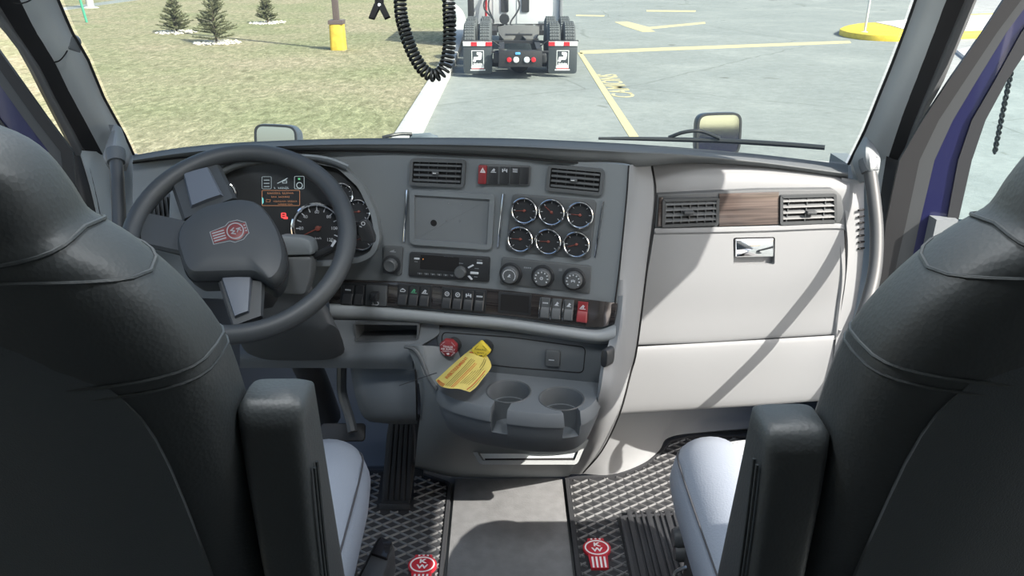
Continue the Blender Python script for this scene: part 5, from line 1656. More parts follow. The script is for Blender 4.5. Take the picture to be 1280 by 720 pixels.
# pedals
pd = thing('accelerator_pedal', 'long black ribbed accelerator pedal standing on the driver floor mat', 'pedal', Pz(492, 632, 0.0))
A = [Pz(476, 633, 0.012), Pz(511, 634, 0.012)]
top_ = [Py(486, 516, 1.84), Py(514, 518, 1.84)]
mid_ = [(A[0] + top_[0]) / 2 + V((-0.004, -0.015, 0.005)), (A[1] + top_[1]) / 2 + V((0.004, -0.015, 0.005))]
PF = Frame((A[0] + top_[1]) / 2, A[1] - A[0], (top_[0] + top_[1]) / 2 - (A[0] + A[1]) / 2)
hp = PF.hits([(476, 634), (511, 635), (517, 590), (518, 545), (516, 525), (508, 514), (498, 512), (487, 518), (483, 545), (479, 590)])
q = MB(); prism(q, PF, hp, -0.02, 0.0, 0.005, 0.012); q.build('pedal_pad', RUBBER, pd)
for k in range(5):
    x0, x1 = 479.5 + k * 7.1, 490 + k * 5.8
    q = MB(); prism(q, PF, PF.hits([(x0 - 0.2, 624), (x0 + 5.2, 624.5), (x1 + 3.7, 522 - (2 if k in (1, 2, 3) else 0)), (x1 - 0.6, 522 - (2 if k in (1, 2, 3) else 0))]), 0.0, 0.005, 0.0015); q.build('rib', RUBBER, pd)
q = MB(); prism(q, PF, PF.hits([(474, 628), (513, 629), (513, 637), (474, 636)]), 0.0, 0.008, 0.002); q.build('pedal_heel', RUBBER, pd)
q = MB(); box(q, flat((0, 0, 0)), -0.30, -0.235, 1.92, 2.1, 0.002, 0.22, 0.01); q.build('pedal_bracket', BLACK, pd)
bk = thing('brake_pedal', 'dark brake pedal arm hanging beside the steering shaft cover', 'pedal', P(432, 500, 2.0))
q = MB(); tube(q, [P(428, 440, 1.93), P(427, 470, 1.95), P(428, 492, 1.97), P(437, 522, 1.97), P(441, 540, 1.96)], [0.012, 0.012, 0.012, 0.012, 0.013], 8, smooth=4); q.build('pedal_arm', GUNMETAL, bk)
f = Frame(P(436, 536, 1.99), (1, 0, 0), (0, 0.9, 1)); q = MB(); box(q, f, -0.07, 0.04, -0.03, 0.015, -0.012, 0.0, 0.004, 0.01); q.build('pedal_pad', RUBBER, bk)

# ================================================================== FLOOR MATS
def diag_bars(q, poly, holes, pitch, ang, wd, z0, z1):
    """thin raised bars clipped to a polygon, minus holes"""
    c, s = math.cos(ang), math.sin(ang)
    def rot(p): return (p[0] * c + p[1] * s, -p[0] * s + p[1] * c)
    def inv(p): return (p[0] * c - p[1] * s, p[0] * s + p[1] * c)
    polys = [[rot(p) for p in poly]] + [[rot(p) for p in h] for h in holes]
    y = min(p[1] for p in polys[0]) + pitch * 0.5
    y1 = max(p[1] for p in polys[0])
    while y < y1:
        ev = []
        for k, pl in enumerate(polys):
            xs = []
            for i in range(len(pl)):
                a, b = pl[i - 1], pl[i]
                if (a[1] - y) * (b[1] - y) < 0:
                    xs.append(a[0] + (b[0] - a[0]) * (y - a[1]) / (b[1] - a[1]))
            xs.sort()
            ev.append([(xs[i], xs[i + 1]) for i in range(0, len(xs) - 1, 2)])
        segs = ev[0]
        for hs in ev[1:]:
            for h in hs:
                nsg = []
                for a, b in segs:
                    if h[1] <= a or h[0] >= b: nsg.append((a, b))
                    else:
                        if a < h[0]: nsg.append((a, h[0]))
                        if b > h[1]: nsg.append((h[1], b))
                segs = nsg
        for a, b in segs:
            if b - a > 0.006:
                f = flat((0, 0, 0)).sub(0, 0, 0, 0)
                pts = [inv((a, y - wd)), inv((b, y - wd)), inv((b, y + wd)), inv((a, y + wd))]
                pt2 = [inv((a, y - wd * .45)), inv((b, y - wd * .45)), inv((b, y + wd * .45)), inv((a, y + wd * .45))]
                vs = [V((p[0], p[1], z0)) for p in pts] + [V((p[0], p[1], z1)) for p in pt2]
                q.add(vs, [(0, 1, 5, 4), (1, 2, 6, 5), (2, 3, 7, 6), (3, 0, 4, 7), (4, 5, 6, 7)])
        y += pitch
def zp(x, y, z=0.006):
    p = Pz(x, y, z); return (p.x, p.y)
cm = thing('centre_mat', 'plain grained grey rubber mat on the floor between the seats', 'floor mat', (0, 1.2, 0))
xl, xr = zp(569, 598)[0], zp(703, 598)[0]
cy1 = zp(640, 597.5)[1]
q = MB(); box(q, WORLD, xl, xr, 0.1, cy1, 0.0, 0.006, 0.002); q.build('mat', MATTOP, cm)
dm = thing('driver_mat', 'black ribbed floor mat under the accelerator pedal', 'floor mat', (-0.4, 1.4, 0))
dpoly = [(-0.70, 0.75), (xl - 0.008, 0.75), zp(564, 605), zp(545, 598), zp(519, 589), (-0.70, 1.95)]
dpoly[2] = (xl - 0.008, dpoly[2][1])
q = MB(); prism(q, WORLD, dpoly, 0.0, 0.005, 0.001, 0.02); q.build('mat', MATRUB, dm)
q = MB(); dp = round_poly(dpoly, 0.02); ringprism(q, WORLD, offset(dp, 0.001), offset(dp, 0.010), 0.005, 0.012); q.build('mat_edge', MATRUB, dm)
q = MB()
pedal_hole = [zp(470, 640), zp(517, 640), zp(519, 560), zp(480, 560)]
e1 = Pz(528, 706, 0.012)
ehole = [(e1.x + a, e1.y + b) for a, b in sell(0, -0.03, 0.033, 0.07, 2.5, 20)]
din = offset(dp, 0.014)
for an in (rad(32), rad(-32)): diag_bars(q, din, [pedal_hole, ehole], 0.0265, an, 0.0016, 0.005, 0.0105)
tag(q.build('raised_ribs', RIBTOP, dm, normals=False), kind='stuff')
EF = flat((e1.x, e1.y - 0.018, 0.005))
emblem(EF, 0.108, dm, t=0.007)
pm_ = thing('passenger_mat', 'black ribbed floor mat with red badge on the passenger side', 'floor mat', (0.4, 1.4, 0))
ppoly = [(xr + 0.006, 0.75), (0.86, 0.75), (0.86, 2.12), zp(860, 545), zp(834, 552), zp(823, 565), zp(800, 583), zp(782, 590), zp(760, 595), zp(730, 597), (xr + 0.006, zp(705, 598)[1])]
q = MB(); prism(q, WORLD, ppoly, 0.0, 0.005, 0.001, 0.0); q.build('mat', MATRUB, pm_)
q = MB(); pp_ = list(ppoly); ringprism(q, WORLD, offset(pp_, 0.001), offset(pp_, 0.012), 0.005, 0.014); q.build('mat_edge', MATRUB, pm_)
e2 = Pz(747, 691, 0.012)
pad = [(zp(771, 648)[0], 0.80), (0.80, 0.80), (0.80, zp(840, 638)[1]), zp(785, 644), zp(776, 646)]
pad = [(zp(773, 648)[0], 0.80), (0.80, 0.80), (0.80, zp(835, 637)[1]), (zp(773, 648)[0], zp(773, 648)[1])]
ehole2 = [(e2.x + a, e2.y + b) for a, b in sell(0, 0.0, 0.034, 0.062, 3, 20)]
q = MB(); pin = offset(pp_, 0.014)
for an in (rad(32), rad(-32)): diag_bars(q, pin, [offset(pad, -0.004), ehole2], 0.0265, an, 0.0016, 0.005, 0.0105)
tag(q.build('raised_ribs', RIBTOP, pm_, normals=False), kind='stuff')
EF = flat((e2.x, e2.y, 0.005)); emblem(EF, 0.108, pm_, t=0.007)
q = MB(); prism(q, WORLD, pad, 0.005, 0.013, 0.002, 0.02); hpad = q.build('heel_pad', MATRUB, pm_)
q = MB(); p2 = round_poly(pad, 0.02); ringprism(q, WORLD, offset(p2, 0.003), offset(p2, 0.011), 0.013, 0.018); q.build('heel_pad_edge', MATRUB, pm_)
x = pad[0][0] + 0.03; k = 0
while x < 0.72:
    wd = 0.0035 if k % 3 else 0.007
    q = MB(); box(q, WORLD, x - wd, x + wd, 0.84, pad[2][1] - 0.02, 0.013, 0.019, 0.002); q.build('rib', MATRUB, hpad)
    x += 0.017; k += 1

# ================================================================== STEERING WHEEL AND COLUMN
wn_ = V((0.068, -0.629, 0.776)).normalized()
wu = V((0, 0, 1)).cross(wn_).normalized()
W = Frame(P(300, 298, 1.60), wu, wn_.cross(wu))
sw = thing('steering_wheel', 'dark grey steering wheel with a red badge on its hub', 'steering wheel', W)
R_ = 0.2135
q = MB(); ring_torus(q, W, 0, 0, R_ - 0.002, 0.0190, 0, 72, 16); q.build('rim', WHEELM, sw)
hub = [(224, 278), (250, 257), (297, 246), (322, 250), (340, 270), (352, 294), (357.5, 322), (352, 342), (340, 354), (322, 341), (236, 343), (228, 333), (218, 300)]
hb_ = W.hits(hub, 0.03)
q = MB()
hp = round_poly(hb_, 0.02, 4)
cen = (sum(p[0] for p in hp) / len(hp), sum(p[1] for p in hp) / len(hp))
def shr(k): return [((p[0] - cen[0]) * k + cen[0], (p[1] - cen[1]) * k + cen[1]) for p in hp]
loft(q, [[W.pt(a, b, c) for a, b in shr(k)] for k, c in ((0.93, -0.05), (1.0, -0.02), (1.0, 0.012), (0.985, 0.024), (0.93, 0.033), (0.78, 0.038), (0.5, 0.040))])
q.build('hub_cover', WHEELM, sw)
q = MB(); pts = [W.pt(a, b, 0.0) for a, b in shr(1.005)]; tube(q, pts, 0.0018, 6, closed=True); q.build('hub_seam', VOID, sw)
def spoke(px4, c_in, c_out, m, name='spoke', lab=None):
    h = W.hits(px4)
    q = MB()
    (a, b, c, d) = h           # a,b at hub, c,d at rim
    def lp(p, r_, t): return (p[0] + (r_[0] - p[0]) * t, p[1] + (r_[1] - p[1]) * t)
    rings = []
    for t in (0, 0.25, 0.6, 0.85, 1.0):
        l, r_ = lp(a, d, t), lp(b, c, t)
        cc = c_in + (c_out - c_in) * t
        th = 0.016 - 0.004 * t
        m_ = ((l[0] + r_[0]) / 2, (l[1] + r_[1]) / 2)
        l2, r2 = lp(l, m_, 0.12), lp(r_, m_, 0.12)
        rings.append([W.pt(*l, cc), W.pt(*l2, cc + th * .5), W.pt(*m_, cc + th * .6), W.pt(*r2, cc + th * .5), W.pt(*r_, cc), W.pt(*r2, cc - th), W.pt(*l2, cc - th)])
    loft(q, rings)
    return q.build(name, m, sw)
SPK = mat('spoke_grey', (0.105, 0.12, 0.145), 0.45, grain=800, bump=0.1)
spoke([(228, 276), (296, 247), (268, 192), (208, 216)], -0.004, -0.006, WHEELM)
spoke([(240, 262), (280, 247), (262, 212), (230, 221)], 0.006, 0.004, SPK, 'spoke_insert')
spoke([(232, 318), (240, 276), (172, 262), (178, 306)], -0.006, -0.004, WHEELM)
spoke([(332, 340), (268, 340), (290, 408), (328, 394)], -0.004, -0.006, WHEELM)
spoke([(317, 347), (278, 352), (294, 398), (312, 391)], 0.006, 0.004, SPK, 'spoke_insert')
# badge on the hub, turned with the wheel
e_a, e_b = W.hit(287, 291, 0.040)
EW = W.sub(e_a, e_b, 0.0385, rad(-72))
emblem(EW, 0.066, sw, t=0.002, red=mat('dark_badge_red', (0.16, 0.035, 0.035), 0.4), white=mat('badge_silver', (0.26, 0.27, 0.28), 0.4))
q = MB(); frame_ring(q, EW, [(a * 1.13, b * 1.06) for a, b in [(-0.0135, -0.033), (0.0135, -0.033), (0.0165, -0.004), (0.0225, 0.004), (0.0215, 0.02), (0.0135, 0.03), (0.0125, 0.033), (-0.0125, 0.033), (-0.0135, 0.03), (-0.0215, 0.02), (-0.0225, 0.004), (-0.0165, -0.004)]], 0.0012, 0.0, 0.0016); q.build('badge_border', mat('badge_silver', (0.26, 0.27, 0.28), 0.4), sw)
q = MB(); a, b = W.hit(257, 304, 0.04); box(q, W.sub(a, b, 0.0385, 0.5), -0.0012, 0.0012, -0.006, 0.006, 0, 0.0012); box(q, W.sub(a + 0.003, b - 0.002, 0.0385, 0.5), -0.0012, 0.0012, -0.006, 0.002, 0, 0.0012); q.build('horn_mark', GREYPRINT, sw)

sc2 = thing('steering_shroud', 'dark steering column shroud behind the wheel with stalk levers', 'steering column', W.sub(0, 0, -0.07))
q = MB()
cdir = (P(385, 415, 1.70) - P(315, 330, 1.66))
rings = []
for t, hw, hh, dep in ((0, 0.055, 0.05, 1.655), (0.25, 0.09, 0.075, 1.69), (0.65, 0.11, 0.085, 1.71), (0.93, 0.115, 0.08, 1.72), (1.0, 0.10, 0.065, 1.725)):
    c = P(330 + 36 * t, 340 + 92 * t, dep + 0.06)
    rings.append([c + V((a, -b * 0.5, b * 0.85)) for a, b in sell(0, 0, hw, hh, 4, 28)])
loft(q, rings); q.build('lower_shroud', LOWM2, sc2)
q = MB()
f = Frame(P(372, 322, 1.66), (0.97, -0.05, -0.2), (0.1, 0.25, 0.95))
prism(q, f, f.hits([(346, 294), (376, 296), (388, 300), (391, 312), (390, 319), (352, 320), (340, 305)]), -0.05, 0.0, 0.006, 0.01); q.build('upper_shroud', DARK, sc2)
q = MB(); prism(q, f, f.hits([(352, 321), (389, 320.5), (388, 345), (380, 370), (350, 368)]), -0.05, -0.006, 0.006, 0.01); q.build('switch_housing', DARKER, sc2)
q = MB(); tube(q, [P(388, 322, 1.70), P(410, 312, 1.68), P(440, 292, 1.67), P(455, 283, 1.67)], [0.007, 0.0075, 0.009, 0.010], 10, smooth=4); lv = q.build('stalk_lever', BLACK, sc2)
q = MB()
f2 = Frame(P(457, 286, 1.655), (0.95, -0.1, -0.3), (0.25, 0.15, 0.95)); prism(q, f2, f2.hits([(448, 276), (458, 274), (463, 281), (469, 296), (468, 304), (452, 303), (446, 290)]), -0.012, 0.0, 0.004, 0.004); sh = q.build('shifter_paddle', BLACK, sc2)
q = MB(); a, b = f2.hit(454, 279.5); p = sell(a, b, 0.0042, 0.0042, 2, 14); ringprism(q, f2, p, offset(p, 0.0012), 0.0, 0.0006); box(q, f2, a - 0.006, a - 0.001, b - 0.0085, b - 0.007, 0, 0.0006); q.build('symbol', PRINT, sh)
q = MB(); a = P(417, 304, 1.66); f3 = Frame(a, RT, UP); prism(q, f3, [(-0.006, -0.006), (-0.002, -0.008), (0.006, 0.004), (0.002, 0.008)], 0, 0.001); q.build('lever_print', PRINT, lv)
q = MB(); tube(q, [P(322, 350, 1.68), P(350, 390, 1.78), P(390, 470, 1.98), P(410, 520, 2.2)], 0.035, 12, smooth=4); q.build('steering_shaft', BLACK, sc2)

# ================================================================== SEATS
def seat(name, label, cx, mir, extra):
    """mir = +1 when the aisle is on +x (driver), -1 for the passenger"""
    t = thing(name, label, 'seat', (cx, 0.95, 0))
    # backrest with integral headrest: rings up the back
    def yb(z): return 0.66 + (1.0 - z) * 0.26
    prof = [(0.46, 0.235, 0.085), (0.60, 0.245, 0.085), (0.80, 0.250, 0.085), (0.95, 0.252, 0.083), (1.05, 0.252, 0.080), (1.10, 0.246, 0.078), (1.14, 0.232, 0.075), (1.17, 0.215, 0.073), (1.195, 0.195, 0.071), (1.21, 0.178, 0.069), (1.222, 0.166, 0.068), (1.245, 0.161, 0.067), (1.27, 0.152, 0.065), (1.288, 0.134, 0.062), (1.300, 0.104, 0.054), (1.306, 0.062, 0.040), (1.308, 0.02, 0.015)]
    def ring(z, hw, ht, e=3.2, n=40):
        return [V((cx + a, yb(z) + b, z)) for a, b in sell(0, 0, hw, ht, e, n)]
    zs = [V((p[0], p[1], p[2])) for p in prof]
    sm = catmull(zs, 3)
    q = MB(); loft(q, [ring(max(0.4, p.x), p.y, max(0.006, p.z)) for p in sm]); bk_ = q.build('backrest', LEATHER, t, angle=60)
    def at_z(z):
        for a, b in zip(prof, prof[1:]):
            if a[0] <= z <= b[0]:
                f = (z - a[0]) / (b[0] - a[0]); return a[1] + (b[1] - a[1]) * f, a[2] + (b[2] - a[2]) * f
        return prof[-1][1:]
    # seams: headrest crease and shoulder piping following the surface
    for z0, dz, r_ in ((1.217, 0.014, 0.0019), (1.175, -0.02, 0.0019), (1.096, 0.004, 0.0017), (1.084, 0.004, 0.0017)):
        pts = []
        for k in range(0, 40):
            th = 2 * math.pi * k / 40
            c, s = math.cos(th), math.sin(th)
            z = z0 - dz * abs(s)
            hw, ht = at_z(z)
            e = 3.2
            pts.append(V((cx + hw * 1.003 * math.copysign(abs(c) ** (2 / e), c), yb(z) + ht * 1.01 * math.copysign(abs(s) ** (2 / e), s), z)))
        q = MB(); tube(q, pts, r_, 6, closed=True); q.build('seam', LEATHER, bk_)
    # cloth panel covering the rear
    rows_ = []
    for z, hw in ((0.50, 0.20), (0.70, 0.205), (0.9, 0.208), (1.03, 0.203), (1.09, 0.182), (1.13, 0.150), (1.155, 0.11)):
        _, ht = at_z(z); row = []
        for k in range(7):
            u = -1 + k / 3
            row.append(V((cx + hw * u, yb(z) - ht * (1.0 if abs(u) < 0.9 else 0.97) - 0.004 + 0.012 * abs(u) ** 6, z)))
        rows_.append(row)
    q = MB(); sheet(q, rows_, 3, 3, 0.006, toward=V((cx, -1, 1))); q.build('rear_cloth_panel', CLOTH, t, angle=60)
    # cushion
    cz, cy0, cy1 = 0.545, 0.74, 1.37
    def ctop(y): return cz - 0.05 * max(0, (y - 1.22) / 0.15) ** 2 - 0.012
    rows_ = []
    rg = []
    for y, hw, top, bot in ((0.74, 0.22, 0.53, 0.42), (0.85, 0.245, 0.54, 0.40), (1.0, 0.252, 0.545, 0.39), (1.15, 0.252, 0.545, 0.38), (1.28, 0.248, 0.535, 0.37), (1.36, 0.235, 0.515, 0.375), (1.40, 0.205, 0.48, 0.39), (1.415, 0.16, 0.45, 0.41)):
        rg.append([V((cx + a, y, (top - 0.02 + bot) / 2 + b)) for a, b in sell(0, 0, hw * 0.93, (top - 0.02 - bot) / 2, 3.0, 36)])
    q = MB(); loft(q, rg); cu_ = q.build('cushion', SEATGREY, t, angle=60)
    for sd in (-1, 1):
        rg = []
        for y, xo, w_, h_, zc in ((0.76, 0.165, 0.07, 0.07, 0.475), (0.9, 0.168, 0.083, 0.088, 0.478), (1.05, 0.168, 0.085, 0.090, 0.478), (1.2, 0.166, 0.084, 0.088, 0.474), (1.30, 0.160, 0.079, 0.080, 0.458), (1.36, 0.150, 0.068, 0.066, 0.447), (1.395, 0.140, 0.045, 0.042, 0.44)):
            rg.append([V((cx + sd * xo + a, y, zc + b)) for a, b in sell(0, 0, w_, h_, 2.1, 28)])
        q = MB(); loft(q, rg); bo = q.build('side_bolster', SEATGREY, t, angle=60)
        q = MB(); tube(q, [V((cx + sd * x, y, z)) for x, y, z in ((0.234, 0.8, 0.525), (0.238, 0.95, 0.530), (0.239, 1.1, 0.530), (0.236, 1.22, 0.522), (0.225, 1.31, 0.50), (0.205, 1.365, 0.478), (0.175, 1.395, 0.462))], 0.0018, 6, smooth=4); q.build('stitching', THREAD, bo)
    q = MB(); sheet(q, [[V((cx + u * 0.135, y, z + (0.004 if abs(u) < 0.9 else -0.006))) for u in (-1, -0.6, 0, 0.6, 1)] for y, z in ((0.78, 0.525), (0.9, 0.532), (1.05, 0.536), (1.18, 0.535), (1.27, 0.527), (1.35, 0.505), (1.39, 0.475))], 4, 4, 0.006, toward=V((cx, 1, 3))); q.build('seat_insert', PERF if mir < 0 else SEATDARK, t)
    # armrest folded up beside the back
    rg = []
    ax = cx + mir * 0.283
    for z, y0, y1, hw in ((0.50, 0.655, 0.80, 0.026), (0.70, 0.637, 0.765, 0.029), (0.85, 0.632, 0.735, 0.031), (0.95, 0.632, 0.715, 0.032), (1.005, 0.634, 0.706, 0.032), (1.022, 0.638, 0.702, 0.032), (1.030, 0.648, 0.690, 0.026)):
        rg.append([V((ax + a, (y0 + y1) / 2 + b, z)) for a, b in sell(0, 0, hw, (y1 - y0) / 2, 5, 28)])
    if mir < 0:
        rg = [[p - V((0, 0, 0.032)) for p in r_] for r_ in rg]
    q = MB(); loft(q, rg); ar = q.build('armrest', LEATHER, t, angle=55)
    for yy, dx in ((0.0, 0.0), (0.010, 0.0)):
        q = MB(); tube(q, [V((ax + mir * (hw + 0.0005), y0 + 0.014 + yy, z)) for z, y0, y1, hw in ((0.55, 0.650, 0, 0.0285), (0.70, 0.637, 0, 0.031), (0.85, 0.632, 0, 0.033), (0.92, 0.632, 0, 0.034), (0.955, 0.634, 0, 0.034))], 0.0018, 6, smooth=3); q.build('stitching', LEATHER, ar)
    # lower frame, bellows and controls
    q = MB(); box(q, flat((cx, 1.03, 0)), -0.21, 0.21, -0.22, 0.24, 0.20, 0.385, 0.02, 0.04); q.build('suspension_cover', RUBBER, t)
    q = MB(); box(q, flat((cx, 1.03, 0)), -0.19, 0.19, -0.22, 0.22, 0.0145, 0.21, 0.01, 0.02); q.build('pedestal', BLACK, t)
    for z in (0.06, 0.10, 0.14, 0.18):
        q = MB(); box(q, flat((cx, 1.03, 0)), -0.205, 0.205, -0.235, 0.235, z - 0.012, z + 0.012, 0.006, 0.03); q.build('bellows_fold', RUBBER, t)
    extra(t, cx, mir)
    return t
def driver_extra(t, cx, mir):
    f = flat((0, 0, 0))
    pts = [Pz(472, 668, 0.36), Pz(494, 678, 0.36), Pz(478, 725, 0.36), Pz(440, 730, 0.36)]
    q = MB(); prism(q, WORLD, [(p.x, p.y) for p in pts], 0.30, 0.36, 0.008, 0.012); cp = q.build('control_panel', BLACK, t)
    pts = [Pz(476, 672, 0.362), Pz(491, 679, 0.362), Pz(484, 700, 0.362), Pz(464, 693, 0.362)]
    q = MB(); prism(q, WORLD, [(p.x, p.y) for p in pts], 0.36, 0.366, 0.002, 0.004); q.build('control_button', mat('gloss_black', (0.01, 0.01, 0.012), 0.15), cp)
def passenger_extra(t, cx, mir):
    for px, py, r_ in ((846, 672, 0.022), (848, 690, 0.020)):
        p = P(px, py, 1.62)
        f = Frame(p, (0, 1, 0), (0, 0, 1)); f = Frame(p, (0, -1, 0), (0, 0, 1))
        q = MB(); lathe(q, f, 0, 0, [(r_, -0.03), (r_, 0.0), (r_ * 0.8, 0.008)], 18); q.build('control_knob', DARKER, t)
    q = MB(); tube(q, [P(842, 722, 1.58), P(846, 714, 1.58), P(862, 709, 1.56), P(872, 722, 1.56)], 0.004, 8, smooth=4); q.build('height_lever', SATIN, t)
seat('captain_chair', "driver's black leather seat seen from behind, armrest folded up, by the wheel", -0.502, 1, driver_extra)
seat('captain_chair', "passenger's black leather seat seen from behind, in front of the glove box", 0.564, -1, passenger_extra)

# ================================================================== GRAB HANDLES
def handle(label, pts, r_, boss, sgn):
    t = thing('grab_handle', label, 'handle', pts[0])
    q = MB(); tube(q, pts, r_, 14, smooth=6); q.build('bar', GUNMETAL, t)
    q = MB(); d = (pts[1] - pts[0]).normalized(); tube(q, [pts[0] - d * 0.01, pts[0] + d * 0.006, pts[0] + d * 0.022], [r_ * 1.45, r_ * 1.5, r_ * 1.3], 16); q.build('collar', LOWM, t)
    q = MB(); sheet(q, boss, 4, 4, 0.012); q.build('mount', MID, t)
    d2 = (pts[-1] - pts[-2]).normalized()
    q = MB(); tube(q, [pts[-1] - d2 * 0.03, pts[-1] + d2 * 0.01], [r_ * 1.3, r_ * 1.4], 16); q.build('collar', MID, t)
handle('dark grab handle curving down beside the passenger end of the dashboard', [P(1086, 204, 1.885), P(1092, 245, 1.872), P(1096, 290, 1.860), P(1094, 335, 1.845), P(1085, 375, 1.825), P(1070, 415, 1.80), P(1056, 445, 1.79), P(1046, 470, 1.82)], 0.0150,
       [[P(1079, 172, 1.99), P(1084, 172, 1.97), P(1092, 180, 1.95)], [P(1066, 198, 1.98), P(1082, 190, 1.87), P(1100, 196, 1.88)], [P(1068, 212, 1.95), P(1084, 208, 1.862), P(1099, 212, 1.87)], [P(1074, 228, 1.93), P(1085, 226, 1.90), P(1095, 228, 1.89)]], 1)
handle("dark grab handle on the driver's side pillar between seat and steering wheel", [P(144.5, 193, 1.86), P(147, 230, 1.83), P(149, 275, 1.80), P(150, 320, 1.78), P(154, 370, 1.78), P(162, 420, 1.80)], 0.0148,
       [[P(142, 156, 1.94), P(146, 156, 1.96), P(152, 160, 1.98)], [P(130, 190, 1.88), P(145, 182, 1.87), P(162, 190, 1.97)], [P(131, 202, 1.87), P(145, 198, 1.862), P(161, 203, 1.95)], [P(138, 214, 1.90), P(146, 212, 1.90), P(158, 214, 1.94)]], -1)

# ================================================================== OPEN DOORS
def door(label, H, D_, mir, fr, gry, seam, blu, win, glabel):
    t = thing('cab_door', label, 'door', Frame(V((D_.o.x, D_.o.y, 0.0)), D_.u, D_.v))
    s_ = 1.0 if mir > 0 else -1.0
    def L(line):
        return D_.hits(line)
    def close(line, in_, zb, zt):
        far_x = s_ * (1.02 - in_)
        a = L(line)
        return a + [(a[-1][0] + s_ * 0.002, zb), (far_x, zb), (far_x, zt)]
    n = len(fr)
    zt0 = 0.78
    z_off = D_.o.z
    loops = [close(fr, 0.0, 0.02 - z_off, 1.70 - z_off), close(gry, 0.02, 0.04 - z_off, 1.69 - z_off), close(seam, 0.035, 0.06 - z_off, 1.67 - z_off), close(blu, 0.07, 0.78 - z_off, 1.63 - z_off), close(win, 0.11, 0.83 - z_off, 1.60 - z_off)]
    q = MB(); ringprism(q, D_, loops[0], loops[1], -0.010, 0.004); q.build('door_seal', RUBBER, t)
    q = MB(); ringprism(q, D_, loops[1], loops[2], -0.012, 0.002); q.build('door_edge', GUNMETAL, t)
    q = MB(); ringprism(q, D_, loops[2], loops[3], -0.02, 0.0); q.build('painted_frame', BLUE, t)
    q = MB(); ringprism(q, D_, loops[3], loops[4], -0.02, 0.006); q.build('window_frame', mat('frame_black', (0.03, 0.032, 0.036), 0.5), t)
    q = MB(); prism(q, D_, offset(loops[4], -0.006), -0.012, -0.008); q.build('window_glass', DOORGLASS, t)
    q = MB(); x0, x1 = loops[3][n][0] + s_ * 0.02, s_ * 0.93
    box(q, D_, min(x0, x1), max(x0, x1), 0.08 - z_off, 0.79 - z_off, 0.008, 0.06, 0.02, 0.03); q.build('inner_panel', MID, t)
    q = MB(); box(q, D_, min(x0, x1) + 0.15, max(x0, x1) - 0.15, 0.52 - z_off, 0.60 - z_off, 0.06, 0.11, 0.015, 0.02); q.build('armrest', DARK, t)
    return t
Hr = V((0.945, 1.80, 1.06)); ang = rad(74)
DR = Frame(Hr, (math.sin(ang), -math.cos(ang), 0), (0, 0, 1))
door('open passenger door with blue painted frame and black window surround', Hr, DR, 1,
     [(1330, -105), (1254, 0), (1228, 40), (1186, 100), (1153, 150), (1124, 200), (1107, 280), (1103, 322)],
     [(1352, -105), (1276, 0), (1246, 40), (1206, 100), (1173, 150), (1149, 200), (1132, 280), (1122, 322)],
     [(1366, -100), (1288, 0), (1258, 40), (1221, 100), (1191, 150), (1168, 200), (1149, 280), (1140, 322)],
     [(1390, -90), (1308, 0), (1276, 40), (1243, 100), (1214, 150), (1197, 200), (1182, 280), (1172, 322)],
     [(1410, -80), (1330, 0), (1298, 40), (1258, 100), (1231, 150), (1214, 200), (1196, 280), (1186, 322)], '')
Hl = V((-1.045, 1.78, 1.0)); 
DLf = Frame(Hl, (math.sin(ang), math.cos(ang), 0), (0, 0, 1))
door("open driver's door with dark frame, just left of the seat headrest", Hl, DLf, -1,
     [(-95, -75), (-45, 0), (0, 64), (28, 103), (60, 148), (91, 189), (96, 240), (100, 300)],
     [(-112, -75), (-62, 0), (-16, 64), (12, 103), (44, 148), (76, 189), (82, 240), (86, 300)],
     [(-130, -75), (-80, 0), (-30, 64), (-2, 103), (30, 148), (61, 189), (68, 240), (74, 300)],
     [(-155, -75), (-106, 0), (-58, 64), (-30, 103), (0, 148), (33, 189), (42, 240), (50, 300)],
     [(-172, -75), (-124, 0), (-78, 64), (-50, 103), (-20, 148), (13, 189), (22, 240), (30, 300)], '')
# twisted cord hanging outside the passenger window
f = DR
tp0, tp1 = DR.w(1263, 94, -0.10), DR.w(1243, 192, -0.10)
t = thing('twisted_cord', 'thin black twisted cord hanging beyond the passenger door window', 'cord', tp1)
dv = (tp1 - tp0)
q = MB()
for ph in (0, math.pi):
    pts = []
    for k in range(90):
        s_ = -0.9 + 1.9 * k / 89
        p = tp0 + dv * s_
        a = ph + k * 0.9
        pts.append(p + V((math.cos(a), math.sin(a), 0)) * 0.0035)
    tube(q, pts, 0.0032, 5)
q.build('cord', BLACK, t)

# ================================================================== COILED CORD AND STRAP FROM THE OVERHEAD SHELF
cpts = [P(504, -330, 1.22), P(499, -120, 1.28), P(500, 0, 1.30), P(506, 38, 1.30), P(517, 68, 1.30), P(531, 89, 1.30), P(545, 94, 1.30), P(556, 84, 1.30), P(561, 60, 1.30), P(562, 30, 1.30), P(561, 0, 1.30), P(560, -120, 1.28), P(556, -330, 1.22)]
path = catmull(cpts, 12)
sl_ = [0.0]
for a, b in zip(path, path[1:]): sl_.append(sl_[-1] + (b - a).length)
tot = sl_[-1]
pitch = 0.0072
pts = []
nst = int(tot / pitch * 12)
i = 0
nref = V((0, 1, 0))
for k in range(nst + 1):
    s = tot * k / nst
    while i < len(path) - 2 and sl_[i + 1] < s: i += 1
    f_ = (s - sl_[i]) / max(1e-9, sl_[i + 1] - sl_[i])
    p = path[i].lerp(path[i + 1], f_); d = (path[i + 1] - path[i]).normalized()
    nn = (nref - d * nref.dot(d)).normalized(); bb = d.cross(nn)
    a = 2 * math.pi * s / pitch
    pts.append(p + (nn * math.cos(a) + bb * math.sin(a)) * 0.0088)
q = MB(); tube(q, pts, 0.0026, 6)
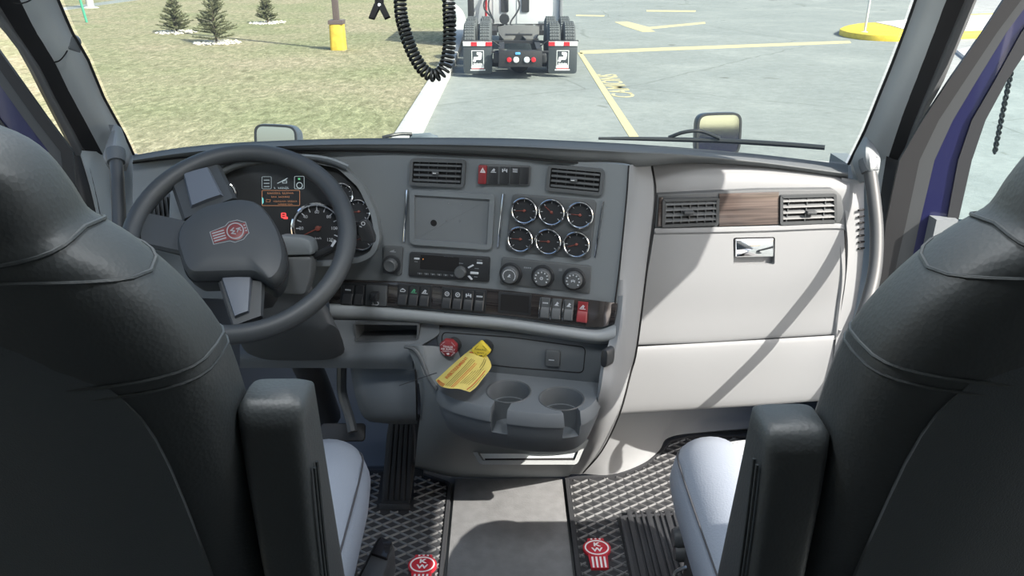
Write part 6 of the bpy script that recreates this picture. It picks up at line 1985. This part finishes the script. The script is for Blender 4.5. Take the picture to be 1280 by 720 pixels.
tag(q.build('coiled_cord', mat('cord_black', (0.015, 0.018, 0.018), 0.5)), 'black coiled microphone cord hanging in a loop before the windshield', 'cord')
t = thing('hanging_clip', 'small black forked clip hanging left of the coiled cord', 'clip', P(474, 8, 1.30))
f = Frame(P(474, 8, 1.30), RT, UP)
q = MB(); prism(q, f, [(-0.007, 0.0), (0.007, 0.0), (0.008, 0.5), (-0.008, 0.5)], -0.003, 0.003, 0.001); q.build('strap', VOID, t)
for sx in (-1, 1):
    q = MB(); prism(q, f, [(sx * 0.002 - 0.006, 0.004), (sx * 0.002 + 0.006, 0.004), (sx * 0.013 + 0.005, -0.019 + 0.002 * sx), (sx * 0.013 - 0.004, -0.020 - 0.001 * sx)], -0.0035, 0.0035, 0.001); q.build('fork', VOID, t)
q = MB(); lathe(q, f, 0.001, 0.001, [(0.003, 0.003), (0.003, 0.0045), (0.002, 0.0055)], 12); q.build('rivet', SATIN, t)

# ================================================================== BONNET, MIRRORS AND WIPERS OUTSIDE
hd = thing('bonnet', 'blue truck bonnet sloping away just below the dashboard line', 'bonnet', (0, 2.9, 0.2))
q = MB(); sheet(q, [[V((x * w_, y, z - 0.10 * abs(x) ** 2.5)) for x in (-1, -0.6, 0, 0.6, 1)] for y, z, w_ in ((2.52, 0.70, 0.98), (2.9, 0.63, 0.94), (3.3, 0.53, 0.88), (3.75, 0.36, 0.80), (3.95, 0.10, 0.76))], 5, 4, 0.02); q.build('hood_shell', BLUE, hd)
q = MB(); sheet(q, [[V((-0.98, 2.27, 0.72)), V((0, 2.36, 0.78)), V((0.98, 2.27, 0.72))], [V((-1.0, 2.50, 0.69)), V((0, 2.54, 0.72)), V((1.0, 2.50, 0.69))]], 8, 3, 0.02); q.build('cowl', BLACK, hd)
def hood_mirror(label, px0, py0, px1, py1, Y, yawd, tilt):
    c = Py((px0 + px1) / 2, (py0 + py1) / 2 + 14, Y)
    f = Frame(c, (math.cos(rad(yawd)), math.sin(rad(yawd)), 0), (0, tilt, 1))
    t = thing('hood_mirror', label, 'mirror', Frame(c - f.v * 0.12, f.u, f.v))
    wd = (px1 - px0) / 1000 * (Y * 0.95) / 2; ht = (py1 - py0 + 30) / 1000 * Y * 0.95 / 2
    q = MB()
    loft(q, [[f.pt(a, b, cz) for a, b in sell(0, 0, wd * k, ht * k, 5, 28)] for k, cz in ((0.4, -0.09), (0.8, -0.07), (0.97, -0.03), (1.0, 0.0), (0.98, 0.006))]); q.build('housing', mat('mirror_housing', (0.05, 0.065, 0.085), 0.4), t)
    q = MB(); prism(q, f, sell(0, 0, wd * 0.90, ht * 0.88, 6, 28), 0.006, 0.010); q.build('mirror_glass', CHROME, t)
    q = MB(); p = sell(0, 0, wd * 0.98, ht * 0.98, 5, 28); ringprism(q, f, p, sell(0, 0, wd * 0.89, ht * 0.87, 6, 28), 0.005, 0.013); q.build('glass_rim', BLACK, t)
    q = MB(); tube(q, [f.pt(0, -ht * 0.9, -0.04), f.pt(0, -ht - 0.05, -0.04), V((c.x, c.y + 0.02, 0.44))], [0.016, 0.018, 0.024], 10); q.build('stalk', BLACK, t)
hood_mirror('hood mirror on a stalk, left, just above the steering wheel', 315, 155, 378, 178, 3.02, -14, 0.15)
hood_mirror('hood mirror on a stalk, right, behind the wiper blade', 866, 140, 929, 168, 3.02, 8, 0.12)
t = thing('wiper', 'black wiper blade lying along the windshield base on the right', 'wiper', P(900, 180, 2.27))
q = MB(); tube(q, [P(748, 173, 2.36), P(800, 173.5, 2.35), P(900, 176, 2.31), P(980, 180.5, 2.25), P(1031, 184.5, 2.21)], [0.004, 0.006, 0.0075, 0.0075, 0.007], 8, smooth=5); q.build('blade', BLACK, t)
q = MB(); tube(q, [P(836, 172, 2.34), P(852, 166, 2.32), P(868, 163.5, 2.31), P(880, 165, 2.31), P(900, 173, 2.30)], 0.0055, 8, smooth=5); q.build('arm', BLACK, t)
t = thing('wiper', 'grey wiper arm end lying on the windshield base at the curb', 'wiper', P(515, 172, 2.36))
q = MB(); tube(q, [P(478, 172, 2.33), P(488, 169.5, 2.33), P(500, 167.5, 2.34), P(515, 167.5, 2.35)], 0.005, 8, smooth=5); q.build('arm', BLACK, t)
f = Frame(P(530, 170.5, 2.36), (1, 0, 0), (0, 0.3, 1)); q = MB(); prism(q, f, f.hits([(512, 167), (538, 166), (548, 172), (550, 176), (512, 176)]), -0.01, 0.006, 0.003, 0.004); tube(q, [P(543, 172, 2.36), V((P(543, 172, 2.36).x, 2.42, 0.765))], 0.012, 8); q.build('arm_head', mat('wiper_grey', (0.12, 0.15, 0.18), 0.4), t)

# ================================================================== REPEATS SHARE A GROUP
GROUPS = {'windshield_pillar': 'pillars either side of the windshield', 'pillar_foot': 'lower pillar trims', 'fill_lamp': 'added ceiling fill lamps',
          'captain_chair': 'cab seats', 'grab_handle': 'grab handles at the pillars', 'cab_door': 'open cab doors', 'hood_mirror': 'hood mirrors',
          'wiper': 'windshield wipers', 'parking_line': 'painted lines on the lot', 'air_vent': 'dashboard air vents'}
for o in list(C.objects):
    st_ = o.name.split('.')[0]
    if o.parent is None and st_ in GROUPS:
        o['group'] = GROUPS[st_]
